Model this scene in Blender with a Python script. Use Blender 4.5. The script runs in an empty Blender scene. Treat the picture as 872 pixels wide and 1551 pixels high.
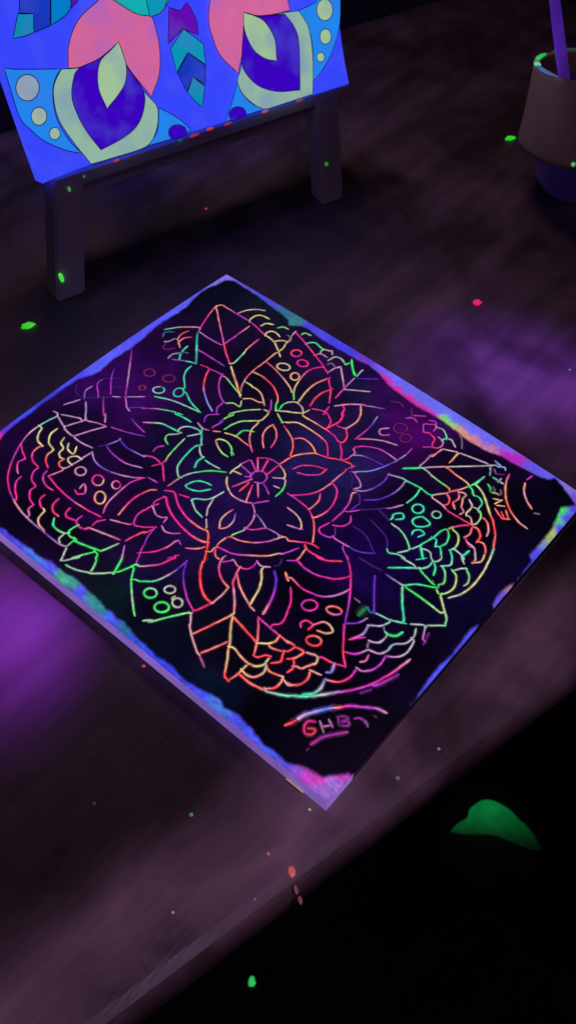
import bpy, bmesh, math, random
import numpy as np
from mathutils import Vector, Matrix, noise

rnd = random.Random(7)
sc = bpy.context.scene
col = sc.collection

# ------------------------------------------------------------------ camera
cam_d = bpy.data.cameras.new('camera'); cam = bpy.data.objects.new('camera', cam_d); col.objects.link(cam)
RM = ((0.64171179, -0.76462042, 0.05967911), (-0.59180103, -0.54315978, -0.59560809), (0.4878294, 0.34689057, -0.80105518))
cam.matrix_world = Matrix(((RM[0][0], -RM[1][0], -RM[2][0], -0.349505), (RM[0][1], -RM[1][1], -RM[2][1], -0.268041),
                           (RM[0][2], -RM[1][2], -RM[2][2], 0.580148), (0, 0, 0, 1)))
cam_d.sensor_fit = 'VERTICAL'; cam_d.angle = 2*math.atan(775.5/1523.0)
cam_d.clip_start = 0.02; cam_d.clip_end = 50
cam_d.dof.use_dof = True; cam_d.dof.focus_distance = 0.70; cam_d.dof.aperture_fstop = 6.5
sc.camera = cam

# ------------------------------------------------------------------ world: a dark room
w = bpy.data.worlds.new('World'); sc.world = w; w.use_nodes = True
bg = w.node_tree.nodes['Background']; bg.inputs[0].default_value = (0.30, 0.16, 0.42, 1); bg.inputs[1].default_value = 0.006

# ------------------------------------------------------------------ lamps (blacklights, a dim room lamp, added fill and band lights, all above the table)
def aim(o, target):
    d = Vector(target) - o.location
    o.rotation_euler = d.to_track_quat('-Z', 'Y').to_euler()
def area(name, loc, target, size, power, colr, spread=180, sy=None, spin=0):
    l = bpy.data.lights.new(name, 'AREA'); l.energy = power; l.color = colr; l.size = size; l.spread = math.radians(spread)
    if sy: l.shape = 'RECTANGLE'; l.size_y = sy
    o = bpy.data.objects.new(name, l); col.objects.link(o); o.location = loc; aim(o, target)
    if spin: o.rotation_euler.rotate_axis('Z', math.radians(spin))
    return o
def spot(name, loc, target, power, colr, deg, blend, rad=0.03):
    l = bpy.data.lights.new(name, 'SPOT'); l.energy = power; l.color = colr; l.spot_size = math.radians(deg)
    l.spot_blend = blend; l.shadow_soft_size = rad
    o = bpy.data.objects.new(name, l); col.objects.link(o); o.location = loc; aim(o, target); return o
area('room_lamp', (0.50, 0.75, 1.05), (0.20, -0.08, 0), 0.30, 0.30, (1.0, 0.62, 0.90), 70)
area('added_fill', (-0.75, -0.60, 1.30), (0.10, 0.15, 0), 0.50, 0.75, (0.90, 0.58, 0.95))  # unseen fill, added to lift the stand's front faces
spot('blacklight', (0.30, 0.50, 1.20), (-0.208, 0.060, 0), 80, (0.42, 0.05, 1.0), 6.0, 1.0)
spot('blacklight', (0.28, 0.52, 1.20), (-0.186, 0.042, 0), 85, (0.40, 0.05, 1.0), 3.0, 1.0)  # extra narrow spot added to mottle the left pool
spot('blacklight', (0.26, 0.48, 1.20), (-0.200, 0.078, 0), 70, (0.44, 0.06, 1.0), 2.4, 1.0)  # another added spot for the same uneven pool
spot('blacklight', (0.75, -0.65, 0.95), (0.235, -0.050, 0), 130, (0.30, 0.10, 1.0), 6.4, 1.0)
spot('blacklight', (0.85, -0.60, 0.95), (0.265, -0.130, 0), 60, (0.40, 0.08, 1.0), 6.5, 1.0)
tl = spot('band_spot', (-0.20, -0.50, 1.02), (-0.120, -0.180, 0), 19.0, (0.84, 0.50, 1.0), 62, 0.9, 0.02)
tl.scale = (1, 0.075, 1)                                             # cone squeezed flat, added to lay a band of light along the table edge
sc.view_settings.view_transform = 'Standard'; sc.view_settings.look = 'None'
sc.view_settings.exposure = 0; sc.view_settings.gamma = 1; sc.view_settings.use_curve_mapping = False
sc.render.filter_size = 1.5
sc.cycles.use_denoising = True
sc.cycles.max_bounces = 6

STROKES = {
 'corner_arc_e': """
moorow 1.5 1288 -1216 1229 -1232 1157 -1267 1072 -1329 1006 -1409 968 -1496 958 -1571
m 1.2 1387 -1347 1340 -1341
owo 1.4 1294 -1348 1231 -1380 1172 -1438 1133 -1504
W 1.3 1111 -1545 1125 -1571
""",
 'corner_arc_s': """
rr 2.4 -1305 -1264 -1258 -1284
wwbb 3.4 -1258 -1284 -1182 -1305 -1107 -1348 -1038 -1396 -1012 -1421
op 2.2 -1012 -1421 -993 -1438
pmmw 2 -993 -1438 -945 -1478 -903 -1536 -851 -1611 -836 -1670
""",
 'dotted_petal_e': """
wm 1.2 1040 -294 995 -258 956 -275 958 -309 992 -338
P 1.5 1139 -400 1118 -409 1095 -409 1073 -400 1058 -384 1052 -363 1056 -343 1070 -326 1091 -317 1115 -317 1136 -326 1151 -343 1157 -363 1153 -384 1139 -400
P 1.6 1083 -483 1066 -490 1046 -489 1028 -480 1014 -466 1008 -448 1011 -431 1022 -418 1038 -411 1058 -412 1076 -421 1090 -435 1096 -453 1093 -470 1083 -483
Mm 1.2 916 -546 995 -544
""",
 'dotted_petal_ne': """
py 1 940 826 925 711 873 546 828 467
y 1.3 1018 646 1001 642 983 647 967 662 956 682 951 704 955 723 967 737 983 741 1001 736 1017 722 1029 702 1033 680 1029 660 1018 646
ppr 1.2 1356 873 1322 758 1274 625
p 1.2 1265 602 1230 506
pr 1.4 1206 685 1191 678 1173 679 1156 686 1143 700 1137 716 1139 733 1148 746 1164 754 1181 753 1199 746 1212 732 1218 715 1216 699 1206 685
pp 1.4 1149 571 1133 566 1116 569 1101 581 1091 597 1087 616 1091 633 1102 646 1117 651 1134 648 1150 637 1160 620 1164 601 1160 584 1149 571
yo 1.4 998 535 982 527 965 525 950 530 939 541 935 556 939 572 950 585 965 594 982 596 998 590 1008 579 1012 564 1008 548 998 535
Mw 1 1228 844 1297 867 1361 877
""",
 'dotted_petal_nw': """
t 1.1 501 1219 439 1212 377 1175 312 1104
ttg 1 274 1056 226 959 201 843
tw 1.1 191 1215 188 1201 179 1190 166 1185 151 1186 136 1193 124 1204 116 1219 113 1235 117 1249 126 1259 139 1264 154 1262 169 1255 181 1242
t 1.1 278 1081 264 1066 245 1057 224 1056 207 1063 195 1076 191 1093 197 1110 211 1125 230 1134 251 1135 269 1128 281 1115 284 1098 278 1081
P 1.3 324 1218 309 1210 290 1210 272 1219 258 1234 251 1252 251 1271 260 1286 275 1294 294 1294 312 1286 326 1271 334 1252 333 1233 324 1218
P 1.5 263 1372 248 1363 231 1362 214 1369 202 1383 195 1400 197 1418 206 1433 221 1442 238 1443 255 1436 268 1422 274 1405 272 1387 263 1372
P 1.3 104 1308 95 1302 84 1301 74 1305 66 1314 63 1324 64 1335 70 1344 79 1350 89 1351 99 1347 107 1339 111 1328 109 1317 104 1308
P 1.4 98 1314 89 1309 78 1308 68 1312 60 1320 57 1330 58 1341 64 1351 73 1356 83 1357 93 1353 101 1345 105 1334 103 1323 98 1314
""",
 'dotted_petal_s': """
opmwp 1.3 -473 -612 -488 -711 -472 -796 -445 -859 -379 -918 -284 -956
ppmv 1.5 -94 -793 -165 -874 -258 -946 -355 -1011 -485 -1082
mprp 1.4 -515 -1095 -615 -1166 -699 -1232 -752 -1287
p 1.2 -771 -1249 -752 -1287
mpm 1.4 -584 -794 -566 -790 -546 -794 -528 -806 -514 -823 -508 -842 -510 -861 -520 -875 -537 -883 -556 -882 -576 -873 -591 -858 -601 -839 -602 -819 -595 -803
mor 1.4 -455 -1027 -469 -1028 -485 -1021 -500 -1005 -510 -985 -515 -964 -512 -946 -503 -935 -489 -934 -473 -941 -458 -957 -447 -977 -443 -998 -445 -1016 -455 -1027
pr 1.5 -717 -897 -690 -878 -656 -898 -656 -947 -698 -946
pyo 1.4 -634 -959 -591 -983 -586 -1034 -609 -1073 -647 -1049 -668 -998
rro 1.5 -717 -1066 -733 -1070 -751 -1065 -767 -1051 -778 -1032 -782 -1011 -778 -993 -767 -981 -751 -977 -734 -983 -717 -996 -706 -1015 -702 -1036 -706 -1054 -717 -1066
""",
 'dotted_petal_se': """
tt 1.3 725 -693 740 -792
gt 1.3 740 -814 734 -884
tt 1.2 726 -810 657 -823 568 -814
tt 1.4 387 -816 422 -805 467 -844 438 -875 395 -846
tt 1.4 604 -934 587 -941 568 -941 550 -932 537 -919 532 -902 535 -885 546 -872 563 -865 582 -865 600 -874 613 -888 618 -905 615 -921 604 -934
tt 1.4 491 -934 537 -966 530 -1040 491 -1035 445 -989 452 -944 491 -934
tt 1.3 369 -1000 400 -993 435 -1024 428 -1065 381 -1049
wg 1.2 344 -847 338 -924 308 -995 256 -1061
w 1.2 267 -1074 298 -1087
gt 1.2 329 -1100 382 -1112 436 -1125
ww 1.2 727 -921 721 -1012 703 -1074
pr 1.2 704 -1080 708 -1149 717 -1269
opr 1.4 589 -1167 658 -1211 715 -1263
tw 1.2 639 -1058 625 -1061 611 -1059 599 -1050 592 -1038 591 -1024 596 -1011 606 -1002 620 -999 634 -1002 646 -1010 653 -1023 654 -1037 649 -1049 639 -1058
""",
 'dotted_petal_sw': """
ggwg 1.3 -1116 213 -1190 159 -1269 76 -1334 -2 -1366 -49
g 1.2 -1170 138 -1165 112 -1145 92
gtwvm 1.2 -1145 91 -1102 43 -1025 12 -935 -6 -842 -6
vvmp 1.3 -861 -19 -924 -57 -996 -132 -1055 -218 -1089 -301
ggw 1.5 -1153 -37 -1167 -45 -1184 -46 -1201 -38 -1214 -24 -1220 -6 -1219 12 -1211 26 -1197 34 -1179 34 -1163 27 -1150 12 -1143 -5 -1145 -23 -1153 -37
ww 1.3 -1053 -106 -1065 -113 -1079 -112 -1092 -106 -1103 -94 -1108 -80 -1108 -65 -1101 -54 -1089 -47 -1075 -48 -1062 -54 -1051 -66 -1046 -81 -1046 -95 -1053 -106
gg 1.8 -1177 -170 -1193 -178 -1211 -177 -1229 -168 -1243 -153 -1251 -133 -1250 -114 -1242 -99 -1226 -91 -1208 -91 -1190 -100 -1175 -116 -1168 -135 -1169 -155 -1177 -170
ww 1.4 -1095 -210 -1109 -219 -1123 -220 -1137 -215 -1147 -204 -1151 -190 -1148 -174 -1140 -161 -1127 -153 -1112 -152 -1098 -157 -1088 -168 -1084 -182 -1086 -198 -1095 -210
w 1 -1118 -138 -1096 -140
w 1.3 -1357 -120 -1326 -148
wgw 1.5 -1335 -157 -1251 -207 -1120 -294
""",
 'dotted_petal_w': """
w 1.2 -632 1145 -706 1152 -778 1159
w 1 -816 1164 -845 1173
wp 1.2 -869 1172 -952 1200
ppm 1.3 -968 1202 -990 1106 -1003 991 -1002 884
opp 1.2 -999 863 -989 775 -970 681
wv 1.1 -612 1141 -646 1088 -664 1018 -659 956
vwm 1.1 -660 947 -627 856 -582 769 -529 705
pmwp 1.2 -541 712 -625 743 -736 744 -843 732 -888 718 -932 692
ww 1.3 -761 1045 -776 1035 -792 1033 -808 1039 -819 1051 -824 1068 -822 1086 -813 1101 -799 1111 -783 1113 -767 1107 -755 1095 -750 1078 -752 1060 -761 1045
ypp 1.3 -735 895 -751 884 -770 879 -786 884 -798 895 -804 913 -801 932 -791 950 -775 963 -757 969 -740 967 -727 956 -720 940 -721 920 -730 902
pwp 1.2 -685 780 -696 772 -709 768 -720 770 -730 776 -735 787 -736 799 -731 812 -723 824 -711 831 -699 834 -687 832 -678 825 -674 814 -674 801
yoy 1.4 -833 775 -852 760 -872 754 -889 757 -900 769 -903 787 -897 809 -883 828 -864 843 -844 850 -826 847 -815 835 -813 816 -819 795 -833 775
wp 1.3 -891 966 -850 972 -871 934 -905 906 -926 925
p 1.2 -931 973 -941 945 -935 928
""",
 'flower_centre': """
y 1.1 -79 284 -40 287 7 281
m 1 36 284 102 262
p 1 158 232 195 192
m 1 210 165 219 110
oy 1.1 208 53 197 20 167 -20
w 1.2 136 -48 85 -81
g 1.1 53 -90 18 -92 -17 -91
y 1.3 -130 273 -166 245 -190 212
wwm 1.2 -203 188 -223 123 -205 38 -177 -14
m 1.1 -167 -21 -90 -77
y 1.1 -51 277 -38 225
m 1.1 27 283 14 184
mp 1.2 107 253 65 174
pw 1.4 155 229 77 161
pp 1.7 206 169 117 140
w 1 96 28 141 -31
w 1 43 -25 52 -56
pw 1.1 -159 188 -47 146
rp 1.5 -155 129 -64 129
po 1.1 -61 95 -188 37
wp 1.2 -37 62 -105 -1
vm 1.1 1 32 -36 -38
mm 1.1 19 165 39 166 57 160 73 149 84 134 89 115 87 97 80 79 66 65 49 57 30 54 11 57 -6 67 -18 81 -25 98
m 1 -32 183 -21 166
m 1.4 1 165 -24 136
""",
 'flower_ring': """
gy 1 398 763 437 722 445 663 492 688
yo 1 526 693 565 652 580 582
m 1 653 529 587 475
g 1.2 653 479 601 436
g 1 614 422 681 437 728 424
y 1 616 415 655 363
y 1 548 505 557 471
mv 1.1 371 780 324 780 269 737
wt 1.1 -17 839 20 824 49 785 62 730 51 695
gw 1.1 -188 800 -166 846 -125 861 -74 818
w 1.1 -32 744 33 703
wm 1.1 110 775 95 719 112 677
o 1 133 638 158 604
gy 1.2 201 593 279 581 352 547 438 459
g 1.2 201 487 266 488 300 468 325 425
mv 1.2 151 671 243 656
gy 1.2 245 666 301 659 348 643
vm 1.2 151 754 196 779 232 771 277 728
o 1 555 315 571 293
mp 1.1 -376 -113 -348 -164 -278 -216
vw 1.1 -232 -93 -265 -197
gw 1.1 -475 -87 -392 -120
vw 1.1 -272 -226 -261 -321
pomy 1.1 -495 -90 -477 -157 -429 -235 -353 -303 -261 -351
pmoy 1.2 -613 -98 -588 -196 -523 -287 -451 -372 -385 -419
yopy 1.1 -513 -76 -578 -66 -637 -82 -674 -112 -684 -141
w 1 -657 -166 -639 -170
o 1 -674 -76 -641 -71
p 1 -252 -351 -244 -391
m 1 -366 -440 -328 -462
p 1.4 666 -130 624 -178 558 -223
yyopp 1.2 571 293 619 236 630 133 626 19 605 -53 529 -122
poo 1.2 476 157 520 122 528 65 508 -6 479 -45
p 1.2 558 -223 597 -253 653 -256
wm 1.1 701 -226 678 -260 643 -256
po 1.2 207 -312 153 -340 69 -341
mppo 1.4 343 -317 316 -376 238 -422 138 -442 36 -420
omp 1.3 367 -475 288 -509 194 -524 85 -522
opr 1.2 -254 -400 -204 -476 -169 -535 -162 -588
m 1 -328 -462 -258 -492
V 1.2 514 -334 476 -394 412 -436
mw 1.1 518 -384 496 -438 455 -482 410 -460
Vv 1.1 387 -485 389 -521 332 -568 305 -564 225 -559
m 1 213 -546 263 -589
mp 1.2 199 -594 156 -620 95 -602 58 -550
pm 1.2 48 -514 -27 -494 -56 -524 -45 -588
M 1.2 46 -574 2 -609 -20 -605
m 1.1 -678 -195 -655 -212 -625 -229
wpm 1.1 -627 -246 -642 -289 -620 -343 -575 -363 -526 -357
w 1.1 -526 -357 -536 -390
w 1.2 -528 -421 -505 -446
V 1.3 -478 -469 -446 -485 -404 -472
m 1 -381 -507 -347 -544
yww 1.1 728 424 771 378 762 313 729 270 773 257
y 1.1 653 361 719 270
""",
 'inner_petal_e': """
opp 1.3 301 66 217 77 103 81
oo 1.2 301 66 380 38 479 -45
prr 1.2 481 -59 508 -139 550 -214 577 -300
ppom 1.2 62 -165 120 -224 202 -278 304 -302 394 -306 493 -312
pm 1.1 510 -307 575 -332
m 1 516 -325 530 -367
mpp 1.1 259 -24 317 -46 374 -108 409 -187
pmr 1.2 249 -71 283 -136 343 -194 411 -201
""",
 'inner_petal_n': """
yop 1.1 411 452 339 446 266 406 210 349 177 304
y 1.1 531 457 457 451
yg 1.1 582 402 542 323
p 1.1 523 291 502 235
o 1.1 475 360 420 370 358 354 306 315 264 267
op 1.1 475 360 448 305 387 253 301 228
or 1.2 502 235 467 166 410 110 337 73
""",
 'inner_petal_nw': """
gy 1 345 665 431 617 525 534
ttw 1.2 -26 615 -70 639 -162 634 -251 616 -303 594 -352 536
t 1.2 73 707 -10 633
w 1.1 -42 620 -80 581 -106 540
t 1.8 -104 526 -161 530 -212 507
tw 1.2 -115 492 -115 435 -104 373
yop 1.1 175 562 203 497 203 415 202 358
yg 1.2 101 559 120 504 102 442 53 391
pyg 1.1 73 566 38 511 18 452 19 404
g 1.1 70 393 65 385
""",
 'inner_petal_se': """
mp 1.1 57 -139 60 -228 52 -317
p 1.1 49 -335 13 -402
ro 1.2 7 -410 -63 -475 -145 -530
wy 1.1 -41 -221 -44 -291 -67 -356 -110 -399
wm 1.1 -155 -317 -138 -362 -116 -411
""",
 'inner_petal_sw': """
w 1.1 -338 215 -414 191 -469 156
w 1.2 -502 129 -548 86
pyo 1.1 -317 54 -384 63 -448 49 -492 14
vwo 1.1 -329 13 -388 -17 -442 -20 -481 -2
mwp 1.1 -181 -10 -223 -70 -285 -108 -359 -121
""",
 'inner_petal_w': """
pwgg 1.1 -461 528 -368 520 -290 497 -229 458 -164 406 -97 315
p 1.2 -508 514 -477 464
p 1.2 -465 411 -442 354
tw 1.2 -420 311 -378 256 -327 224 -244 206
t 1.2 -376 440 -329 429 -289 402 -265 360 -255 314
t 1.2 -388 421 -375 370 -339 324 -289 291
""",
 'leaf_e': """
tgt 2 806 -611 840 -646 888 -694
w 1.2 905 -712 959 -758
wm 1.2 912 -684 969 -689 1060 -687
w 1.2 901 -730 902 -765 885 -810
m 1.1 1074 -599 1116 -647
ow 1.2 1043 -699 1149 -715
w 1.2 1158 -723 1202 -813
ww 1.2 1208 -831 1232 -911 1265 -1043
yo 1.3 1196 -824 1083 -828
ww 1.2 959 -758 1045 -846
yww 1.2 1049 -851 1165 -970 1281 -1083
roy 1.3 1029 -839 1016 -939 1011 -1037
wgr 1.3 889 -807 883 -885 879 -960
w 1.2 749 -912 815 -961
mog 1.3 856 -984 927 -1028 1017 -1069
gt 1.4 1031 -1074 1128 -1089
tw 1.2 1057 -1086 1140 -1091
W 1.5 1255 -1078 1198 -1108
""",
 'leaf_n': """
opm 1 1148 1541 1046 1520 923 1480 837 1445
yo 1 1122 1532 1159 1533 1185 1520
ommp 1 1188 1508 1189 1433 1192 1345 1195 1223 1181 1121 1165 1046
om 1 1123 1519 1001 1371 905 1251 858 1197
rp 1.4 844 1180 787 1106 731 1020
yoy 1.6 711 989 653 908 592 819 524 728
wm 1 828 1436 827 1319 839 1206
pmo 1.1 867 1196 1000 1192 1147 1189
mmv 1.2 674 1284 678 1181 682 1037
yty 1 757 1001 835 1010 917 1022
op 1 936 1029 1009 1033 1085 1035
p 1 567 1167 581 1118
m 1 586 1076 594 1035 599 996
pgy 1 599 953 575 863 543 758
TtT 1.8 801 1429 707 1350 559 1215
""",
 'leaf_ne': """
gg 1.9 1419 346 1358 291 1308 227
mww 1.2 1181 400 1252 390 1298 368
wwm 1.3 1295 358 1220 282 1145 207
w 1.3 1391 217 1309 212
wmp 1.2 1275 210 1138 201 1019 189
ww 1.2 1133 189 1190 112 1242 39
Vv 1.3 1275 210 1393 72
""",
 'leaf_nw': """
VmwmV 1.2 319 1679 208 1585 86 1483 -34 1384 -75 1348
vm 1 66 1620 -14 1564 -124 1456
w 1.1 -127 1421 -101 1386
V 1.2 -292 1585 -131 1418
V 1 -47 1486 -5 1423
V 1 -34 1598 30 1530
""",
 'leaf_s': """
w 1.4 -1118 -306 -1192 -370
w 1.3 -1198 -372 -1254 -454 -1300 -535
pW 1.4 -1302 -551 -1341 -629
yoro 1.5 -952 -508 -1080 -467 -1210 -422
oyy 1.7 -962 -525 -1033 -574 -1117 -642
por 1.5 -1111 -622 -1208 -584 -1301 -543
orr 1.8 -954 -524 -973 -641 -997 -767
po 1.4 -850 -649 -915 -705 -992 -763
pmr 1.3 -848 -651 -855 -735 -860 -830
oyr 1.5 -1134 -650 -1206 -701 -1293 -759
yo 1.5 -1121 -681 -1138 -759 -1142 -825
or 1.5 -1014 -775 -1078 -810
r 1.5 -1307 -769 -1315 -807
roy 1.4 -1302 -809 -1239 -821 -1161 -821
""",
 'leaf_se': """
w 1.2 176 -1021 237 -1061
tw 1.2 132 -976 161 -1025 169 -1082
wt 1.3 -288 -1301 -243 -1388
w 1.3 -222 -1420 -173 -1484
g 1.3 -161 -1503 -138 -1528
ttw 1.6 34 -1049 102 -1124 172 -1205
w 1.3 158 -1069 167 -1160
vw 1.3 -22 -1070 -21 -1131 -16 -1203
wtt 1.7 -29 -1209 -120 -1272 -235 -1369
gtg 1.5 -9 -1212 55 -1268 106 -1357
ggw 1.7 -17 -1231 -14 -1331 -18 -1444
g 1.3 160 -1221 130 -1340
gy 1.3 143 -1331 93 -1420
yywg 1.4 84 -1440 15 -1515 -32 -1567 -83 -1589
gy 1.5 -18 -1444 -21 -1513
w 1.3 -138 -1528 -83 -1589
g 1.3 106 -1357 125 -1385
""",
 'leaf_sw': """
p 1.1 -1052 668 -1014 667 -971 640
wp 1.1 -940 607 -883 489
p 1.1 -865 452 -835 400
pwp 1.4 -1088 670 -1057 574 -1018 447
pr 1.4 -993 409 -948 400 -862 373
mw 1.1 -1034 384 -1113 327
gg 1.7 -1228 666 -1204 579 -1172 485
gw 1.4 -1168 474 -1114 451 -1050 431
wgg 1.3 -1331 570 -1261 534 -1198 498
g 1.4 -1199 470 -1228 454
g 1.1 -1248 668 -1283 667
w 1.2 -1302 658 -1340 640 -1378 618
w 1.2 -1378 618 -1393 611
w 1.2 -1387 597 -1336 565 -1298 542
gww 1.2 -1396 556 -1388 509 -1366 453 -1343 415
w 1.4 -1328 384 -1285 336 -1244 301
gw 1.4 -1223 448 -1283 416 -1337 398
gg 2 -1113 327 -1177 300 -1234 281
gg 1.4 -1204 267 -1148 244 -1084 220
""",
 'leaf_w': """
w 1.2 -428 1627 -326 1584
wv 1.5 -309 1529 -390 1442
Mm 1.5 -186 1472 -301 1346
w 1 -530 1631 -525 1600
w 1.2 -510 1564 -480 1508 -447 1438
w 1.3 -392 1443 -428 1405
mw 1.3 -293 1337 -345 1286
wm 1.1 -423 1376 -393 1320 -372 1255
w 1.3 -548 1567 -580 1478
w 1.1 -579 1467 -512 1438 -443 1407
w 1.3 -594 1446 -603 1366
ww 1.2 -595 1349 -490 1304 -378 1249
ww 1.2 -603 1339 -601 1256 -582 1173
mv 1 -350 1208 -304 1084 -252 980
""",
 'lettering_e': """
or 1.2 949 -1314 921 -1371
r 1.2 954 -1363 927 -1401
or 1.3 987 -1380 940 -1431
ro 1.2 911 -1395 939 -1436
r 1 921 -1371 914 -1399
ow 1.1 986 -1306 1014 -1345
yo 1.1 1022 -1257 1046 -1304
y 1.1 1046 -1304 993 -1286
y 1.3 1059 -1212 1078 -1249
W 1.2 1108 -1196 1089 -1221 1067 -1217
W 1.2 1119 -1249 1094 -1270 1072 -1263
gG 1.8 1101 -1156 1088 -1183 1057 -1203
tw 1.5 1184 -1147 1183 -1179 1184 -1225
w 1.3 1208 -1194 1175 -1195
bw 1.6 1324 -1072 1316 -1122
bt 1.3 1294 -1094 1295 -1117 1313 -1132
bw 1.4 1308 -1135 1323 -1155 1306 -1171
W 1.2 1251 -1111 1233 -1133
w 1.3 1242 -1080 1231 -1089
t 1.3 1202 -1104 1190 -1112
M 1.4 1228 -1144 1257 -1184
""",
 'lettering_s': """
pr 2.7 -1172 -1381 -1196 -1349 -1235 -1351 -1268 -1386 -1246 -1422 -1209 -1415 -1230 -1381
w 1.6 -1150 -1406 -1187 -1461
w 1.6 -1166 -1437 -1131 -1464
wm 2 -1105 -1440 -1126 -1482
mM 2 -1057 -1470 -1089 -1507
MmM 2 -1055 -1464 -1024 -1494 -1020 -1524 -1070 -1496
MmM 2 -1070 -1496 -1035 -1535 -1058 -1547 -1089 -1512
mm 1.6 -991 -1552 -972 -1569 -966 -1597
wm 1.9 -966 -1597 -970 -1625 -979 -1639
M 1.4 -899 -1632 -898 -1641
pmmp 3.1 -1297 -1457 -1256 -1468 -1210 -1483 -1160 -1519 -1095 -1570
P 1.2 -1341 -1462 -1334 -1462
""",
 'petal_e': """
pr 1.6 921 39 841 16 734 42
ow 1.4 1012 -57 931 -80 827 -66
p 1.1 797 -3 821 -71
pr 1.4 810 -72 772 -114 712 -133 687 -122
pmvw 1.2 793 -179 895 -186 992 -182 1072 -166
pww 1.2 790 -181 849 -244 912 -336 951 -437
pmw 1.2 722 -226 783 -279 833 -380 836 -499
wvv 1.2 654 -263 694 -316 715 -392 729 -488
wbvw 1.3 551 -381 612 -440 694 -484 804 -523 897 -542
vvw 1.5 692 -561 612 -575 515 -559 443 -524 404 -472
vvw 1.4 382 -578 456 -648 552 -687 645 -699 708 -690
w 1.1 686 -565 725 -663
ww 1.2 945 138 1032 70 1106 -17
wv 1.2 1108 -31 1179 -152
pp 1.6 989 108 968 68 913 49
wo 1.4 1082 -3 1012 -57
""",
 'petal_n': """
prbw 1.2 577 1097 505 1065 416 1006 365 948 311 869 272 787
mm 1.2 605 984 523 944 448 871 398 788
""",
 'petal_ne': """
yopy 1 1070 834 939 834 794 836 677 818 594 779 524 728
gyy 1 664 807 670 761 662 707
yo 1.1 669 707 653 628 585 539
yrro 1.2 787 830 800 739 779 620 725 527 673 483
yop 1.3 700 247 707 147 711 23
pp 1.3 708 14 706 -43 683 -101
p 1.2 840 127 803 69 747 44
pp 1.2 1218 479 1177 399
gypp 1.3 784 414 866 477 998 517 1104 521 1182 483 1204 454
yyor 1.4 779 369 909 394 1029 393 1146 355
p 1.3 1137 356 1070 286
prp 1.6 818 278 903 299 990 295 1070 265
rp 1.3 1045 262 944 194
rm 1.2 805 243 845 171
p 1.2 821 152 900 166
""",
 'petal_nw': """
twt 1.1 86 1194 138 1090 169 982 199 841
mmtg 1.1 -57 1175 13 1088 51 1023 92 926
vww 1 -76 1359 27 1258
mw 1.3 -93 1324 -136 1272 -147 1235
vv 1.1 -113 1243 -53 1178
vm 1.1 -195 1160 -210 1094 -221 1011
t 1.2 63 962 77 894 82 829
mwtg 1.4 -158 1074 -81 979 -63 912 -44 805
""",
 'petal_s': """
rp 1.4 -194 -497 -223 -536 -224 -595 -207 -675
o 1.2 -241 -536 -309 -548
orrr 2 -738 -85 -795 -101 -870 -155 -938 -234 -966 -297 -969 -350
rp 1.5 -1095 -307 -1041 -330 -971 -352
owo 1.4 -961 -355 -884 -360 -814 -352
wpo 1.4 -663 -167 -722 -191 -772 -244 -796 -295 -807 -349
pwp 1.6 -776 -365 -841 -435 -928 -508
po 1.4 -758 -346 -653 -306
pow 1.5 -695 -329 -752 -401 -786 -468 -809 -527
yyy 1.6 -558 -424 -616 -474 -700 -515 -817 -546
ow 1.1 -823 -558 -828 -591
vvmo 2 -508 -495 -561 -554 -663 -613 -805 -653
o 2 -468 -559 -500 -606
pp 1.3 -535 -659 -612 -726 -678 -756 -747 -783 -794 -781 -827 -752
pmpp 1.5 -335 -548 -352 -628 -341 -719 -304 -802 -262 -854 -204 -893
pr 1.6 -226 -647 -200 -706 -143 -775
""",
 'petal_se': """
mw 1.2 -25 -631 -17 -711
vv 1.3 -17 -711 -3 -808 45 -885
mv 1.2 -45 -711 -95 -787
wm 1.2 526 -801 454 -759
V 1.4 284 -601 345 -658 431 -740
V 1.5 147 -663 140 -770 63 -900
V 1.5 271 -714 228 -876 146 -951
V 1.4 376 -723 357 -809
V 1.8 -37 -855 -30 -942 -17 -1017
vvv 2.2 -86 -1020 -183 -1086 -316 -1186
""",
 'petal_sw': """
m 1 -952 294 -1037 248
p 1 -1009 276 -983 252
m 1 -1041 248 -1065 235
w 1.1 -1087 206 -1062 174
pppo 1.8 -549 466 -605 388 -648 268 -666 142 -658 42 -633 -11
ppo 1.6 -485 440 -538 358 -577 242 -582 144 -570 62
wt 1.2 -444 320 -487 249 -503 171
orr 1.5 -568 56 -605 15 -659 -27 -693 -51 -742 -81
por 1.2 -764 68 -730 20 -679 -16 -649 -18
wm 1.1 -679 459 -703 411 -692 367 -669 342 -714 330
wm 1.1 -747 313 -762 268 -743 223 -709 186
mv 1 -791 341 -870 325 -942 293
ppw 1.3 -985 250 -914 197 -835 166 -776 161
m 1 -756 149 -767 121
p 1 -905 98 -848 69
wpp 1.3 -1062 174 -985 112 -919 85 -873 68
""",
 'petal_w': """
vvw 1.2 -389 1086 -413 1008 -403 917 -389 844
vmw 1.2 -509 1087 -526 993 -519 883 -475 786
ppo 1.5 -623 611 -707 627 -796 618 -870 604
pm 1.3 -731 504 -798 504 -856 474
V 1 -542 1146 -516 1130
vw 1 -491 1114 -405 1084
wgp 1.1 -72 745 -170 734 -253 721 -319 701
m 1.1 -302 830 -263 835 -223 810
mp 1.2 -383 850 -348 785 -352 707
p 1.1 -407 735 -352 707
p 1.3 -359 684 -403 635 -448 585
m 1 -505 679 -496 610
po 1.2 -623 611 -576 593 -549 567
p 1.2 -736 499 -680 491 -629 468
mp 1.1 -629 500 -552 480
p 1.1 -835 400 -782 342
p 1.1 -870 365 -800 340
""",
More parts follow.
